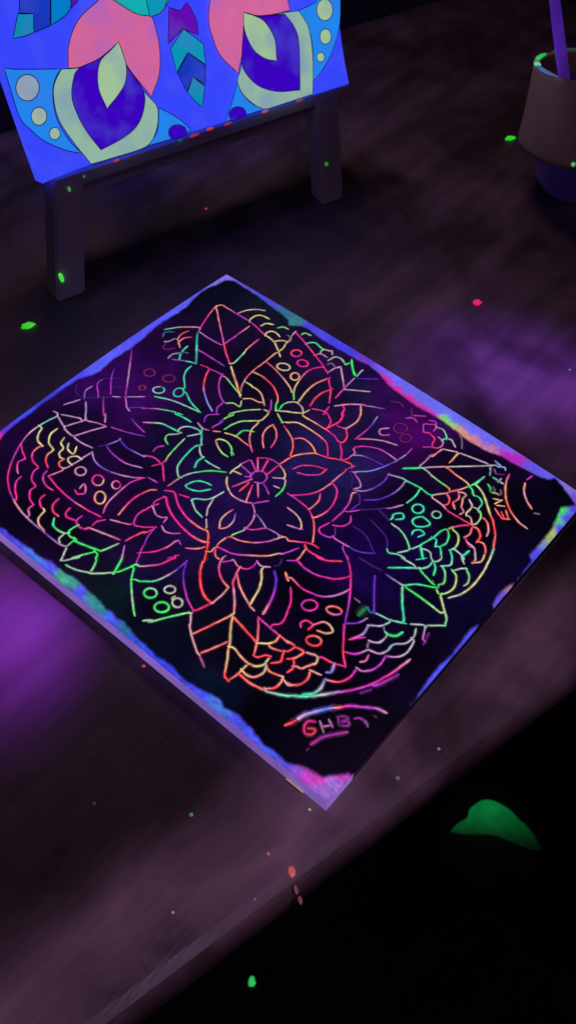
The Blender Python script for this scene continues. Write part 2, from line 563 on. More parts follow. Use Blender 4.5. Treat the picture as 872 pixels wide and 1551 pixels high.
 'scale_band_e': """
M 1.2 1251 -342 1266 -378 1249 -413
m 1.2 1289 -505 1260 -470 1198 -511 1214 -545
tt 2 310 -1121 265 -1162
w 1.1 327 -1150 324 -1187 294 -1215
ro 1.7 827 -974 806 -1018
rw 1.3 900 -1032 851 -1066 791 -1056
ro 1.7 791 -1056 756 -1094
wo 1.3 915 -1059 912 -1089 871 -1088 830 -1109
wy 1.2 891 -1132 853 -1178 776 -1180
pw 1.2 801 -1121 776 -1159 742 -1154
g 1.6 985 -1091 957 -1116
gtw 1.2 949 -1129 958 -1172 927 -1215 857 -1225
w 1.1 859 -1196 863 -1215
w 1.1 764 -1189 766 -1223 725 -1264
gw 1.2 857 -1247 808 -1279 745 -1285
row 1.4 824 -1297 807 -1342 751 -1386 713 -1397
gyyo 1.5 1039 -1083 1015 -1157 960 -1229 872 -1328
rro 1.5 856 -1353 803 -1401 758 -1437 667 -1482
wt 1.6 657 -1491 568 -1519
r 1.2 725 -1016 755 -1038 794 -1026
tgt 1.3 469 -1130 535 -1140 565 -1162 526 -1203 468 -1222 431 -1213
gyt 1.3 593 -1192 581 -1242 522 -1282 463 -1288 435 -1272
t 1.2 442 -1121 444 -1155 406 -1175
tg 1.3 394 -1183 408 -1208 342 -1268
orr 1.5 711 -1280 717 -1318 675 -1367 617 -1375
rw 1.3 695 -1284 642 -1299 595 -1289
or 1.4 628 -1377 638 -1419 595 -1464 541 -1482
p 1.1 593 -1297 554 -1358
w 1.2 571 -1346 560 -1395 512 -1434
tt 2 473 -1371 515 -1377
w 1.2 461 -1317 448 -1380
t 1.2 436 -1279 392 -1323
W 1.2 1357 -730 1334 -765 1261 -817
pm 1.2 1304 -516 1305 -553 1258 -563
vW 1.3 1311 -572 1314 -623 1274 -666
tw 1.3 1246 -670 1273 -712 1239 -770
wp 1.2 1229 -629 1217 -675 1168 -694 1130 -676
p 1.3 1208 -583 1194 -615 1142 -630
wt 1.3 181 -1219 225 -1243 268 -1241
t 1.3 218 -1151 265 -1187
wyw 1.4 568 -1519 445 -1545 310 -1554 198 -1536 111 -1488
tg 1.5 279 -1243 245 -1285 193 -1307
w 1.2 298 -1264 340 -1269
wt 1.4 390 -1324 337 -1347 286 -1306
wg 1.4 288 -1312 257 -1358 185 -1397 152 -1379
w 1.2 436 -1375 410 -1406
gyg 1.4 309 -1379 286 -1429 213 -1466 148 -1463 101 -1435
w 1.2 310 -1386 366 -1422
gw 1.4 385 -1443 345 -1494 295 -1518 263 -1512
yo 1.4 537 -1485 496 -1485 454 -1451
w 1.2 452 -1453 494 -1448
VM 1.3 1275 -160 1314 -226
M 1.2 1320 -308 1280 -344
m 1.1 1221 -336 1251 -371 1243 -416
m 1.2 1320 -481 1340 -511 1319 -543 1257 -564
wt 1.2 1300 -562 1314 -608 1273 -670
p 1.6 1193 -514 1215 -555 1200 -609 1144 -636
m 1.1 1303 -328 1276 -353 1332 -427
M 1.2 1281 -154 1307 -204 1296 -247
""",
 'scale_band_ne': """
y 1.2 1160 1024 1186 1038 1228 1022 1244 983 1231 936
yy 1.2 1165 1011 1158 944 1134 889 1064 787
yo 1.1 1165 924 1208 891 1230 849
y 1 1201 845 1141 826 1095 830
myw 1 1201 1353 1275 1329 1340 1278 1378 1221
y 1.2 1222 1237 1284 1229 1317 1195 1327 1133
y 1.2 1224 1123 1270 1111 1299 1064
gw 1.2 1299 1008 1332 987 1342 943
gw 1.2 1374 819 1404 809 1413 764
W 1.3 1286 892 1289 861 1256 841 1228 844
tg 1.3 1342 715 1371 679 1360 610
w 1.2 1331 587 1366 581 1376 552
w 1.5 1390 524 1366 501
wwg 1.3 1292 480 1357 465 1374 420 1355 368
g 1.3 1351 352 1395 336
pw 1.2 1258 596 1304 574 1309 515
W 1.2 1252 456 1281 446 1274 407
""",
 'scale_band_nw': """
tww 1 661 1649 761 1581 856 1481
T 1.2 591 1608 621 1625 650 1620 684 1584
wT 1.2 561 1552 582 1536 634 1523
or 1 647 1500 715 1519 772 1505
op 1.1 622 1467 687 1474 737 1441
o 1 641 1488 596 1427
wT 1.3 450 1409 501 1413 560 1372
t 1.2 494 1336 540 1367 593 1385 639 1390
T 1 567 1378 591 1339
t 1.1 497 1320 526 1268 550 1212
mT 1 459 1373 500 1314
MP 1.2 544 1536 500 1515 518 1474 560 1452
vm 1.2 -38 1602 -86 1615 -135 1591 -187 1522
wv 1.2 -170 1617 -229 1617 -292 1565
V 1.2 -225 1712 -280 1671 -298 1615
""",
 'scale_band_s': """
y 1.4 -976 -790 -950 -823
o 1.8 -861 -838 -903 -845 -926 -837
rw 1.4 -858 -863 -863 -911
or 1.4 -963 -849 -943 -907 -911 -951
r 1.4 -1069 -837 -1024 -866
oyo 1.6 -1013 -891 -1077 -898 -1124 -871 -1139 -829
rr 1.6 -956 -945 -998 -960 -1041 -929
toy 1.6 -1074 -910 -1124 -932 -1187 -912 -1209 -863 -1203 -817
ro 1.5 -1070 -906 -1095 -955 -1073 -1031
yro 1.5 -1071 -1043 -1104 -1057 -1161 -1052 -1206 -1010
w 1.2 -1080 -1057 -1092 -1104
ro 1.8 -1236 -832 -1238 -915 -1212 -1028
wt 2 -1211 -1034 -1186 -1086 -1148 -1151
or 1.5 -856 -906 -851 -956
r 1.5 -911 -951 -860 -964
ro 1.7 -851 -983 -849 -1029 -908 -1017
ow 1.5 -837 -1047 -816 -1098
yo 1.7 -817 -1118 -856 -1136 -886 -1120
pr 1.5 -799 -1138 -790 -1197
wb 2.2 -784 -1226 -840 -1246 -862 -1228
r 1.4 -952 -985 -929 -1007
o 1.6 -957 -1058 -948 -1091 -912 -1108
r 1.5 -936 -1020 -980 -1050 -1023 -1045
oro 1.6 -921 -1142 -963 -1163 -1018 -1162 -1065 -1134 -1084 -1096
ow 1.4 -921 -1142 -901 -1207
bwtt 2.4 -907 -1251 -977 -1267 -1034 -1254 -1072 -1220
wrpm 1.5 -907 -1251 -869 -1320 -798 -1356 -717 -1352
wtwb 2.4 -1144 -1147 -1083 -1229 -1006 -1298 -924 -1363
pmpw 1.8 -927 -1365 -841 -1428 -745 -1485 -602 -1533 -441 -1565
M 2 -831 -1473 -772 -1505
mM 3 -729 -1511 -653 -1545 -575 -1572
""",
 'scale_band_se': """
wmm 1.4 -712 -1349 -706 -1390 -655 -1430 -588 -1444 -537 -1439
mvw 1.4 -503 -1099 -450 -1153 -383 -1177
w 1.2 -415 -1215 -375 -1272
bwp 1.6 -420 -1218 -494 -1228 -579 -1192
pm 1.4 -566 -1202 -506 -1250
pmw 1.4 -670 -1229 -637 -1284 -576 -1317
W 1.5 -504 -1289 -540 -1303
ww 1.3 -502 -1300 -471 -1344 -413 -1354
wwt 1.3 -560 -1325 -536 -1393 -484 -1419 -437 -1418
pw 1.5 -593 -1350 -632 -1360 -661 -1342
mww 1.3 -524 -1436 -477 -1494 -408 -1521 -316 -1507
mww 1.3 -413 -1427 -362 -1475 -286 -1486 -233 -1464
tgt 2 -387 -1347 -361 -1395 -312 -1412
W 1.2 -372 -1309 -384 -1332
w 1.2 -347 -1291 -310 -1304
wt 1.3 -307 -1214 -294 -1285
wm 1.3 -176 -1500 -262 -1541
MM 1.8 -201 -1544 -288 -1566
G 6 -398 -1123 -343 -1122
W 1.2 -314 -1028 -316 -1064
T 2 -315 -1131 -330 -1170
""",
 'scale_band_w': """
wtwmmppv 1.2 -543 1581 -611 1594 -698 1605 -794 1603 -888 1576 -991 1528 -1085 1472 -1165 1405 -1219 1333 -1261 1250
owvw 1.2 -1267 1235 -1297 1132 -1313 1014 -1315 863 -1315 732 -1297 672
y 1.3 -702 1573 -755 1549 -800 1504 -811 1443
y 1.3 -634 1489 -695 1484 -758 1436 -783 1360
yrp 1.3 -788 1355 -842 1356 -886 1324 -919 1267
y 1.2 -657 1386 -704 1366 -722 1318
y 1.2 -730 1315 -776 1307 -798 1270 -793 1246
ory 1.3 -798 1241 -833 1245 -855 1213 -850 1178
y 1.2 -672 1321 -708 1291 -718 1233 -695 1232 -656 1257
y 1.2 -734 1216 -764 1226 -785 1204 -789 1164
y 1.2 -714 1198 -708 1182
opp 1.3 -839 1455 -903 1444 -949 1392 -962 1322
mp 1.2 -969 1314 -1015 1309 -1068 1267 -1089 1203
pp 1.4 -1096 1200 -1144 1198 -1189 1151 -1208 1091
pw 1.2 -1210 1089 -1256 1087 -1285 1045
p 1.2 -907 1562 -945 1501 -969 1448
mpw 1.2 -974 1442 -1026 1453 -1073 1415 -1093 1381
mpp 1.4 -1105 1339 -1156 1329 -1208 1278 -1248 1215
mp 1.4 -948 1247 -989 1236 -1026 1189 -1039 1137 -1033 1093
p 1.4 -1103 1100 -1146 1093 -1185 1041 -1187 1002
yo 1.3 -1192 996 -1262 979 -1296 934 -1305 882
pr 1.6 -1062 1002 -1121 992 -1157 947 -1158 897
pp 1.6 -1062 886 -1110 875 -1126 841 -1110 793
mp 1.4 -1055 778 -1104 775 -1126 727 -1110 679
tgw 1.3 -1193 899 -1232 864 -1242 813 -1229 754
w 1.1 -1243 754 -1285 749 -1310 706
g 1.3 -1153 747 -1200 747 -1223 711 -1211 668
""",
}
BLACK = [1430,1696,1332,1709,1274,1730,1194,1740,1141,1737,1065,1722,957,1703,852,1705,715,1720,553,1708,468,1697,332,1692,198,1701,85,1695,-12,1684,-85,1698,-154,1733,-207,1749,-309,1747,-413,1743,-510,1743,-606,1744,-707,1737,-870,1730,-990,1697,-1088,1689,-1358,1684,-1470,1674,-1470,1546,-1474,1231,-1461,1145,-1442,1066,-1437,955,-1430,848,-1434,746,-1420,649,-1432,493,-1423,377,-1425,220,-1446,122,-1443,-10,-1438,-124,-1440,-202,-1449,-299,-1447,-397,-1441,-491,-1446,-609,-1444,-718,-1420,-779,-1399,-869,-1435,-913,-1421,-954,-1410,-1011,-1425,-1091,-1436,-1180,-1446,-1280,-1438,-1363,-1434,-1424,-1428,-1508,-1410,-1593,-1404,-1638,-1339,-1686,-1290,-1722,-1257,-1782,-1171,-1803,-823,-1802,-721,-1759,-416,-1724,-282,-1733,-153,-1735,15,-1725,87,-1749,112,-1791,221,-1782,267,-1728,330,-1721,438,-1724,523,-1749,616,-1744,666,-1739,731,-1739,776,-1704,912,-1708,978,-1708,1078,-1702,1220,-1665,1284,-1647,1338,-1684,1376,-1714,1446,-1579,1487,-1485,1435,-1460,1417,-1386,1411,-1275,1389,-1159,1393,-1084,1360,-973,1348,-833,1362,-704,1380,-554,1378,-464,1368,-328,1376,-196,1398,-21,1453,134,1461,222,1446,309,1442,456,1437,621,1446,766,1448,888,1374,966,1426,1010,1445,1189,1463,1349,1466,1534,1467,1646]
UNDER = [(1481,1733,130,110,235),(1020,1776,85,90,250),(541,1770,80,80,255),(43,1760,85,90,255),(-215,1777,60,70,255),(-487,1768,30,50,210),(-713,1767,40,70,240),(-900,1732,90,30,220),(-969,1723,255,20,110),(-1168,1700,60,60,230),(-1347,1698,60,60,230),(1498,1548,100,80,220),(1509,1266,70,70,230),(1463,1084,15,110,140),(1447,965,20,130,120),(1493,828,60,60,230),(1469,468,45,50,225),(1491,251,110,50,210),(1505,131,110,90,250),(1442,51,205,0,150),(1432,-21,215,0,150),(1405,-105,220,0,150),(1402,-234,220,0,150),(1377,-378,220,0,150),(1368,-477,200,0,150),(1466,-47,100,100,250),(1470,-154,100,100,250),(1467,-263,102,106,252),(1468,-375,104,108,254),(1469,-456,105,110,255),(1473,-619,105,110,255),(1479,-772,105,108,252),(1478,-905,108,104,250),(1513,39,100,100,250),(1509,-61,100,105,255),(1506,-172,100,105,255),(1514,-374,105,110,255),(1509,-459,105,110,255),(1524,-615,105,110,255),(1521,-690,105,110,255),(1522,-847,108,105,252),(1531,-1001,110,100,250),(1507,-285,105,110,255),(1523,-524,105,112,255),(1521,-769,105,110,255),(1394,-563,120,230,60),(1391,-639,170,200,70),(1381,-724,225,150,110),(1377,-835,220,135,130),(1386,-977,200,120,160),(1535,-909,110,100,250),(1528,-1074,110,100,250),(1426,-1115,195,0,190),(1430,-1194,190,0,190),(1448,-1287,100,80,240),(1473,-1442,100,90,240),(1477,-1609,130,110,220),(1443,-1706,110,80,220),(1355,-1724,80,60,230),(1268,-1665,60,235,70),(1164,-1689,90,225,60),(1078,-1697,190,225,60),(996,-1709,170,190,90),(915,-1720,120,140,200),(834,-1747,80,70,235),(1234,-1740,80,70,240),(1116,-1739,80,65,235),(692,-1729,80,70,240),(380,-1740,80,70,235),(402,-1710,200,130,120),(115,-1750,75,70,240),(-114,-1752,70,75,250),(-405,-1747,65,75,255),(-681,-1765,60,70,230),(-1264,-1771,100,90,255),(-1279,-1723,200,0,190),(-1326,-1701,205,20,190),(-1399,-1709,165,105,215),(-1475,-1730,140,90,190),(-1447,-1624,220,30,180),(-1441,-1558,205,30,185),(-1458,-1507,150,70,200),(-1488,-1656,130,85,190),(-1450,-1424,80,70,240),(-1439,-1312,60,90,250),(-1426,-1038,70,80,255),(-1441,-890,60,120,230),(-1450,-679,60,70,250),(-1437,-384,50,60,250),(-1441,-203,40,80,240),(-1390,-152,15,90,170),(-1421,43,60,90,250),(-1351,84,10,130,130),(-1359,197,5,150,120),(-1356,293,5,150,110),(-1375,428,20,205,110),(-1397,530,15,195,90),(-1454,531,20,190,100),(-1437,405,10,160,110),(-1423,284,5,150,110),(-1419,166,5,130,120),(-1406,-62,10,110,150),(-1456,342,70,80,255),(-1470,610,60,90,250),(-1475,733,40,120,240),(-1485,982,60,70,240),(-1483,1118,60,60,220),(-1513,1424,60,60,220)]
TINT = [(-28,1329,62,5,98),(-92,1475,54,5,92),(306,1379,42,3,72),(1134,-305,68,5,104),(1145,-433,76,5,104),(1266,-49,45,10,78),(1198,125,20,20,60),(539,-139,28,25,80),(296,-150,30,25,85),(996,-158,35,20,75),(452,425,12,8,40),(-498,25,30,10,70),(-415,101,32,10,74),(515,1157,25,3,45),(79,-854,30,3,82),(71,-1086,24,3,72),(-887,784,32,3,60),(-800,1213,18,3,40),(-936,101,22,8,55),(-1165,120,15,8,50),(637,-1629,8,3,35),(-12,-1683,10,5,40),(-456,-1042,5,1,14),(1057,-1418,5,2,18),(-1195,-724,8,4,22),(-1188,-377,6,6,24),(-1356,-248,5,10,28),(-1365,-430,5,8,28),(-1323,143,4,24,32),(-1331,319,4,18,24),(-1385,-785,5,16,40),(1609,1279,6,22,30),(1297,1662,6,10,26),(-1183,-1409,6,1,18),(-542,-721,5,1,16),(-384,-1629,7,2,24),(-969,-1650,5,1,16),(1087,-823,14,3,30),(-1268,1031,6,2,20),(-479,1421,20,4,40),(-135,-204,22,8,60),(171,536,14,6,40),(-63,882,18,6,45),(-1234,-69,8,4,26),(-1084,263,24,6,50),(-1252,528,14,3,34),(20,-1342,10,3,36),(-141,-852,26,3,74),(1003,231,16,12,46),(797,859,6,3,20),(589,-822,8,4,24),(717,-1303,5,3,18),(-1330,-1114,5,2,16),(1370,-1671,6,2,20),(-722,-1252,5,1,16),(-1267,704,8,2,24),(1729,-127,50,2,70),(1385,236,30,5,60)]
SHAPES = [
('crescent',(34,132,238),[-32,883,22,862,171,824,401,770,334,714,281,611,260,439,310,257,385,130,255,193,104,312,23,425,-27,534]),
('dot',(148,168,182),[191,685,173,652,143,627,107,615,70,618,38,634,15,661,6,695,10,731,29,763,58,788,93,800,130,798,162,782,185,756,196,721]),
('dot',(156,184,166),[186,473,174,450,154,434,129,425,104,427,82,438,67,457,60,481,63,506,76,529,96,546,120,554,145,553,167,542,183,523,190,499]),
('dot',(156,184,166),[254,322,245,306,231,294,214,288,196,290,180,298,169,311,164,329,166,347,175,363,189,374,206,380,224,379,240,371,251,357,256,340]),
('leaf_segment',(10,140,180),[97,1059,186,1208,304,1182,268,1061,182,1053]),
('leaf_segment',(20,55,190),[242,1328,195,1212,304,1182,268,1061,408,1077,473,1280]),
('leaf_segment',(0,125,200),[476,1279,414,1082,506,1103,596,1152,628,1247]),
('leaf_segment',(90,10,180),[631,1246,601,1155,654,1181,710,1230]),
('petal',(210,102,158),[458,763,501,902,577,1011,667,1088,821,1154,916,1187,1176,1132,1245,962,1261,857,1256,711,1202,528,1091,387,941,667,919,841,724,768,546,746]),
('leaf_segment',(15,175,175),[920,1172,1022,1081,1123,1003,1237,966,1349,982,1414,1025,1449,1089]),
('petal',(146,184,164),[401,770,317,689,275,583,271,421,337,234,435,30,613,24,947,27,1067,126,1116,240,1115,319,1034,448,941,667,920,843,724,768,546,746]),
('petal',(58,0,190),[540,741,724,768,900,835,939,660,1033,445,994,304,902,203,758,148,548,112,472,274,430,423,424,559,475,679]),
('petal',(160,194,154),[917,845,839,806,738,757,682,671,658,544,687,401,794,464,892,545,934,654,931,758]),
('crescent',(34,132,238),[1133,290,1243,203,1331,114,1380,36,1196,22,966,28,1076,123]),
('dot',(58,0,190),[1338,33,1326,12,1303,-2,1272,-8,1238,-3,1207,10,1183,31,1170,55,1170,80,1182,101,1205,115,1236,121,1269,116,1300,103,1324,82,1337,58]),
('leaf_segment',(8,150,185),[1226,1114,1423,1073,1367,988,1317,963,1227,957]),
('chevron',(100,10,175),[1407,988,1334,731,1491,812,1621,733,1626,850,1574,991,1501,941]),
('chevron',(8,150,185),[1347,695,1497,810,1650,661,1632,505,1492,633,1357,510]),
('chevron',(20,55,190),[1362,509,1497,626,1630,500,1595,351,1492,444,1412,339]),
('chevron',(0,145,180),[1420,341,1492,444,1586,343,1526,192,1460,265]),
('petal',(210,102,158),[1799,1011,1736,826,1741,696,1786,535,1922,363,1958,436,2005,540,2075,807,2197,754,2364,729,2526,724,2514,862]),
('crescent',(34,132,238),[2611,705,2794,731,2844,793,3063,747,3022,522,2942,360,2842,242,2719,145,2661,119,2701,377,2682,562]),
('dot',(160,194,154),[2960,633,2949,602,2926,579,2895,566,2862,567,2832,580,2808,605,2795,636,2794,669,2806,700,2828,723,2858,735,2891,735,2922,722,2945,698,2959,667]),
('dot',(160,194,154),[2908,428,2899,406,2884,389,2862,380,2839,380,2817,390,2800,408,2791,431,2791,455,2799,477,2815,494,2836,503,2859,503,2881,493,2898,475,2907,453]),
('dot',(160,194,154),[2811,280,2806,266,2795,255,2780,250,2764,251,2749,258,2737,269,2730,284,2730,300,2735,314,2746,324,2761,329,2777,329,2792,322,2804,310,2811,296]),
('petal',(146,184,164),[1971,442,1901,313,1920,209,2008,96,2124,18,2350,8,2632,4,2669,182,2693,378,2682,562,2610,702,2475,720,2232,745,2075,807]),
('petal',(58,0,190),[2231,743,2460,711,2538,591,2563,449,2508,79,2270,128,2086,227,1980,372,1977,470,2041,684,2083,787]),
('petal',(160,194,154),[2068,808,2048,682,2098,518,2201,416,2313,370,2327,542,2258,692,2173,756]),
('crescent',(34,132,238),[1896,314,1919,205,2007,90,2114,19,1867,21,1712,22,1830,192]),
('dot',(58,0,190),[1927,21,1915,-2,1892,-19,1861,-25,1827,-22,1796,-8,1771,14,1758,40,1757,67,1769,90,1792,106,1822,113,1856,109,1887,96,1912,74,1926,48]),
]
# ------------------------------------------------------------------ helpers
def lin(c):
    c = c/255.0
    return c/12.92 if c <= 0.04045 else ((c+0.055)/1.055)**2.4
def L3(c): return tuple(lin(v) for v in c)
PAL = {k: L3(v) for k, v in {
 'p': (228, 18, 140), 'r': (250, 58, 72), 'o': (242, 134, 116), 'y': (214, 204, 132), 'g': (52, 228, 104), 't': (48, 214, 172),
 'w': (186, 160, 184), 'b': (104, 118, 240), 'v': (88, 22, 186), 'm': (188, 44, 186), 'V': (54, 10, 118), 'T': (22, 104, 134),
 'P': (112, 10, 100), 'M': (96, 14, 122), 'G': (24, 104, 66), 'W': (112, 94, 122)}.items()}

def new_mat(name):
    m = bpy.data.materials.new(name); m.use_nodes = True
    return m, m.node_tree, m.node_tree.nodes['Principled BSDF']
def node(nt, t, **k):
    n = nt.nodes.new(t)
    for a, b in k.items(): setattr(n, a, b)
    return n
def noise_col(nt, scale, detail, stops, coord='Object', stretch=(1, 1, 1)):
    tc = node(nt, 'ShaderNodeTexCoord'); mp = node(nt, 'ShaderNodeMapping'); mp.inputs['Scale'].default_value = stretch
    nz = node(nt, 'ShaderNodeTexNoise'); nz.inputs['Scale'].default_value = scale; nz.inputs['Detail'].default_value = detail
    rp = node(nt, 'ShaderNodeValToRGB')
    while len(rp.color_ramp.elements) < len(stops): rp.color_ramp.elements.new(0.5)
    for e, (p, c) in zip(rp.color_ramp.elements, stops): e.position = p; e.color = (*c, 1)
    nt.links.new(tc.outputs[coord], mp.inputs[0]); nt.links.new(mp.outputs[0], nz.inputs['Vector']); nt.links.new(nz.outputs['Fac'], rp.inputs[0])
    return rp.outputs[0], nz.outputs['Fac'], mp.outputs[0]
def add_bump(nt, bs, fac, strength, dist):
    b = node(nt, 'ShaderNodeBump'); b.inputs['Strength'].default_value = strength; b.inputs['Distance'].default_value = dist
    nt.links.new(fac, b.inputs['Height']); nt.links.new(b.outputs[0], bs.inputs['Normal'])

def fluor_attr(name, rough=0.5, lo=0.75, hi=1.15, scale=160, gain=1.0, body=True, bump=0.25, spec=0.3):
    """fluorescent paint: the colour attribute 'glow' is what it gives off under the blacklight, 'body' its daylight colour"""
    m, nt, bs = new_mat(name)
    at = node(nt, 'ShaderNodeAttribute', attribute_name='glow')
    c, fac, _ = noise_col(nt, scale, 5, [(0.3, (lo,)*3), (0.7, (hi,)*3)])
    mx = node(nt, 'ShaderNodeMix', data_type='RGBA', blend_type='MULTIPLY'); mx.inputs[0].default_value = 1
    nt.links.new(at.outputs['Color'], mx.inputs[6]); nt.links.new(c, mx.inputs[7])
    nt.links.new(mx.outputs[2], bs.inputs['Emission Color']); bs.inputs['Emission Strength'].default_value = gain
    if body:
        ab = node(nt, 'ShaderNodeAttribute', attribute_name='body'); nt.links.new(ab.outputs['Color'], bs.inputs['Base Color'])
    else: bs.inputs['Base Color'].default_value = (0.05, 0.05, 0.05, 1)
    bs.inputs['Roughness'].default_value = rough; bs.inputs['Specular IOR Level'].default_value = spec
    add_bump(nt, bs, fac, bump, 0.0006)
    return m
def fluor(name, rgb, base=None, rough=0.5, lo=0.7, hi=1.15, scale=120, gain=1.0):
    m, nt, bs = new_mat(name); e = L3(rgb)
    c, fac, _ = noise_col(nt, scale, 4, [(0.3, tuple(v*lo for v in e)), (0.7, tuple(min(v*hi, 1) for v in e))])
    nt.links.new(c, bs.inputs['Emission Color']); bs.inputs['Emission Strength'].default_value = gain
    bs.inputs['Base Color'].default_value = (*(base or tuple(0.15+0.4*v for v in e)), 1); bs.inputs['Roughness'].default_value = rough
    add_bump(nt, bs, fac, 0.2, 0.0006)
    return m
def plain(name, stops, scale, rough, stretch=(1, 1, 1), bump=0.2, bd=0.001, detail=6):
    m, nt, bs = new_mat(name)
    c, fac, _ = noise_col(nt, scale, detail, stops, stretch=stretch)
    nt.links.new(c, bs.inputs['Base Color']); bs.inputs['Roughness'].default_value = rough
    add_bump(nt, bs, fac, bump, bd)
    return m

def mesh_obj(name, verts, faces, mat, parent=None, smooth=False, glow=None, body=None):
    me = bpy.data.meshes.new(name); me.from_pydata([tuple(v) for v in verts], [], faces); me.update()
    for key, arr in (('glow', glow), ('body', body)):
        if arr is not None:
            a = me.color_attributes.new(key, 'FLOAT_COLOR', 'POINT')
            arr = np.asarray(arr, np.float32); full = np.ones((len(verts), 4), np.float32); full[:, :3] = arr
            a.data.foreach_set('color', full.ravel())
    if smooth: me.polygons.foreach_set('use_smooth', [True]*len(me.polygons))
    if mat: me.materials.append(mat)
    o = bpy.data.objects.new(name, me); col.objects.link(o)
    if parent: o.parent = parent
    return o
def bm_obj(name, bm, mat, parent=None, smooth=False):
    me = bpy.data.meshes.new(name); bmesh.ops.recalc_face_normals(bm, faces=bm.faces[:]); bm.to_mesh(me); bm.free()
    if smooth: me.polygons.foreach_set('use_smooth', [True]*len(me.polygons))
    me.materials.append(mat); o = bpy.data.objects.new(name, me); col.objects.link(o)
    if parent: o.parent = parent
    return o
def empty(name, mat4=None, loc=(0, 0, 0)):
    o = bpy.data.objects.new(name, None); o.empty_display_size = 0.03; col.objects.link(o)
    if mat4 is not None: o.matrix_world = mat4
    else: o.location = loc
    return o
def tag(o, label, cat, group=None):
    o['label'] = label; o['category'] = cat
    if group: o['group'] = group
    return o
def prism(pts, z0, z1, bevel=0.0, seg=2):
    """a closed outline extruded from z0 up to z1"""
    bm = bmesh.new()
    lo = [bm.verts.new((x, y, z0)) for x, y in pts]; hi = [bm.verts.new((x, y, z1)) for x, y in pts]
    n = len(pts); bm.faces.new(lo[::-1]); bm.faces.new(hi)
    for i in range(n): bm.faces.new((lo[i], lo[(i+1) % n], hi[(i+1) % n], hi[i]))
    if bevel: bmesh.ops.bevel(bm, geom=bm.edges[:], offset=bevel, segments=seg, affect='EDGES', profile=0.6)
    return bm
def box(cx, cy, cz, sx, sy, sz, bevel=0.0, m=None):
    bm = bmesh.new(); bmesh.ops.create_cube(bm, size=1.0)
    bmesh.ops.transform(bm, matrix=Matrix.Translation((cx, cy, cz)) @ Matrix.Diagonal((sx, sy, sz, 1)), verts=bm.verts)
    if bevel: bmesh.ops.bevel(bm, geom=bm.edges[:], offset=bevel, segments=3, affect='EDGES', profile=0.6)
    if m is not None: bmesh.ops.transform(bm, matrix=m, verts=bm.verts)
    return bm
def lathe(prof, n=48, wob=0.0, cap=False):
    bm = bmesh.new(); rings = []
    for r, z in prof:
        rings.append([bm.verts.new((r*(1+wob*math.sin(3*a+z*60)*0.5)*math.cos(a), r*(1+wob*math.sin(3*a+z*60)*0.5)*math.sin(a), z)) for a in (2*math.pi*i/n for i in range(n))])
    for A, B in zip(rings, rings[1:]):
        for i in range(n): bm.faces.new((A[i], A[(i+1) % n], B[(i+1) % n], B[i]))
    if cap: bm.faces.new(rings[0][::-1])
    return bm
def catmull(P, step):
    P = [Vector(p) for p in P]
    if len(P) == 2:
        n = max(1, int((P[1]-P[0]).length/step)); return [P[0].lerp(P[1], i/n) for i in range(n+1)]
    closed = (P[0]-P[-1]).length < 1e-6
    Q = ([P[-2]] if closed else [2*P[0]-P[1]]) + P + ([P[1]] if closed else [2*P[-1]-P[-2]])
    out = []
    for i in range(1, len(Q)-2):
        a, b, c, d = Q[i-1:i+3]; n = max(1, int((c-b).length/step))
        for k in range(n):
            t = k/n
            out.append(0.5*((2*b)+(c-a)*t+(2*a-5*b+4*c-d)*t*t+(3*b-a-3*c+d)*t**3))
    out.append(Q[-2]); return out
def vnoise(x, y, s, seed=0):
    """smooth value noise on arrays"""
    rs = np.random.default_rng(seed); tab = rs.random((64, 64))
    X = np.asarray(x)*s; Y = np.asarray(y)*s; xi = np.floor(X).astype(int); yi = np.floor(Y).astype(int)
    fx = X-xi; fy = Y-yi; fx = fx*fx*(3-2*fx); fy = fy*fy*(3-2*fy)
    g = lambda i, j: tab[(xi+i) % 64, (yi+j) % 64]
    return (g(0, 0)*(1-fx)+g(1, 0)*fx)*(1-fy)+(g(0, 1)*(1-fx)+g(1, 1)*fx)*fy

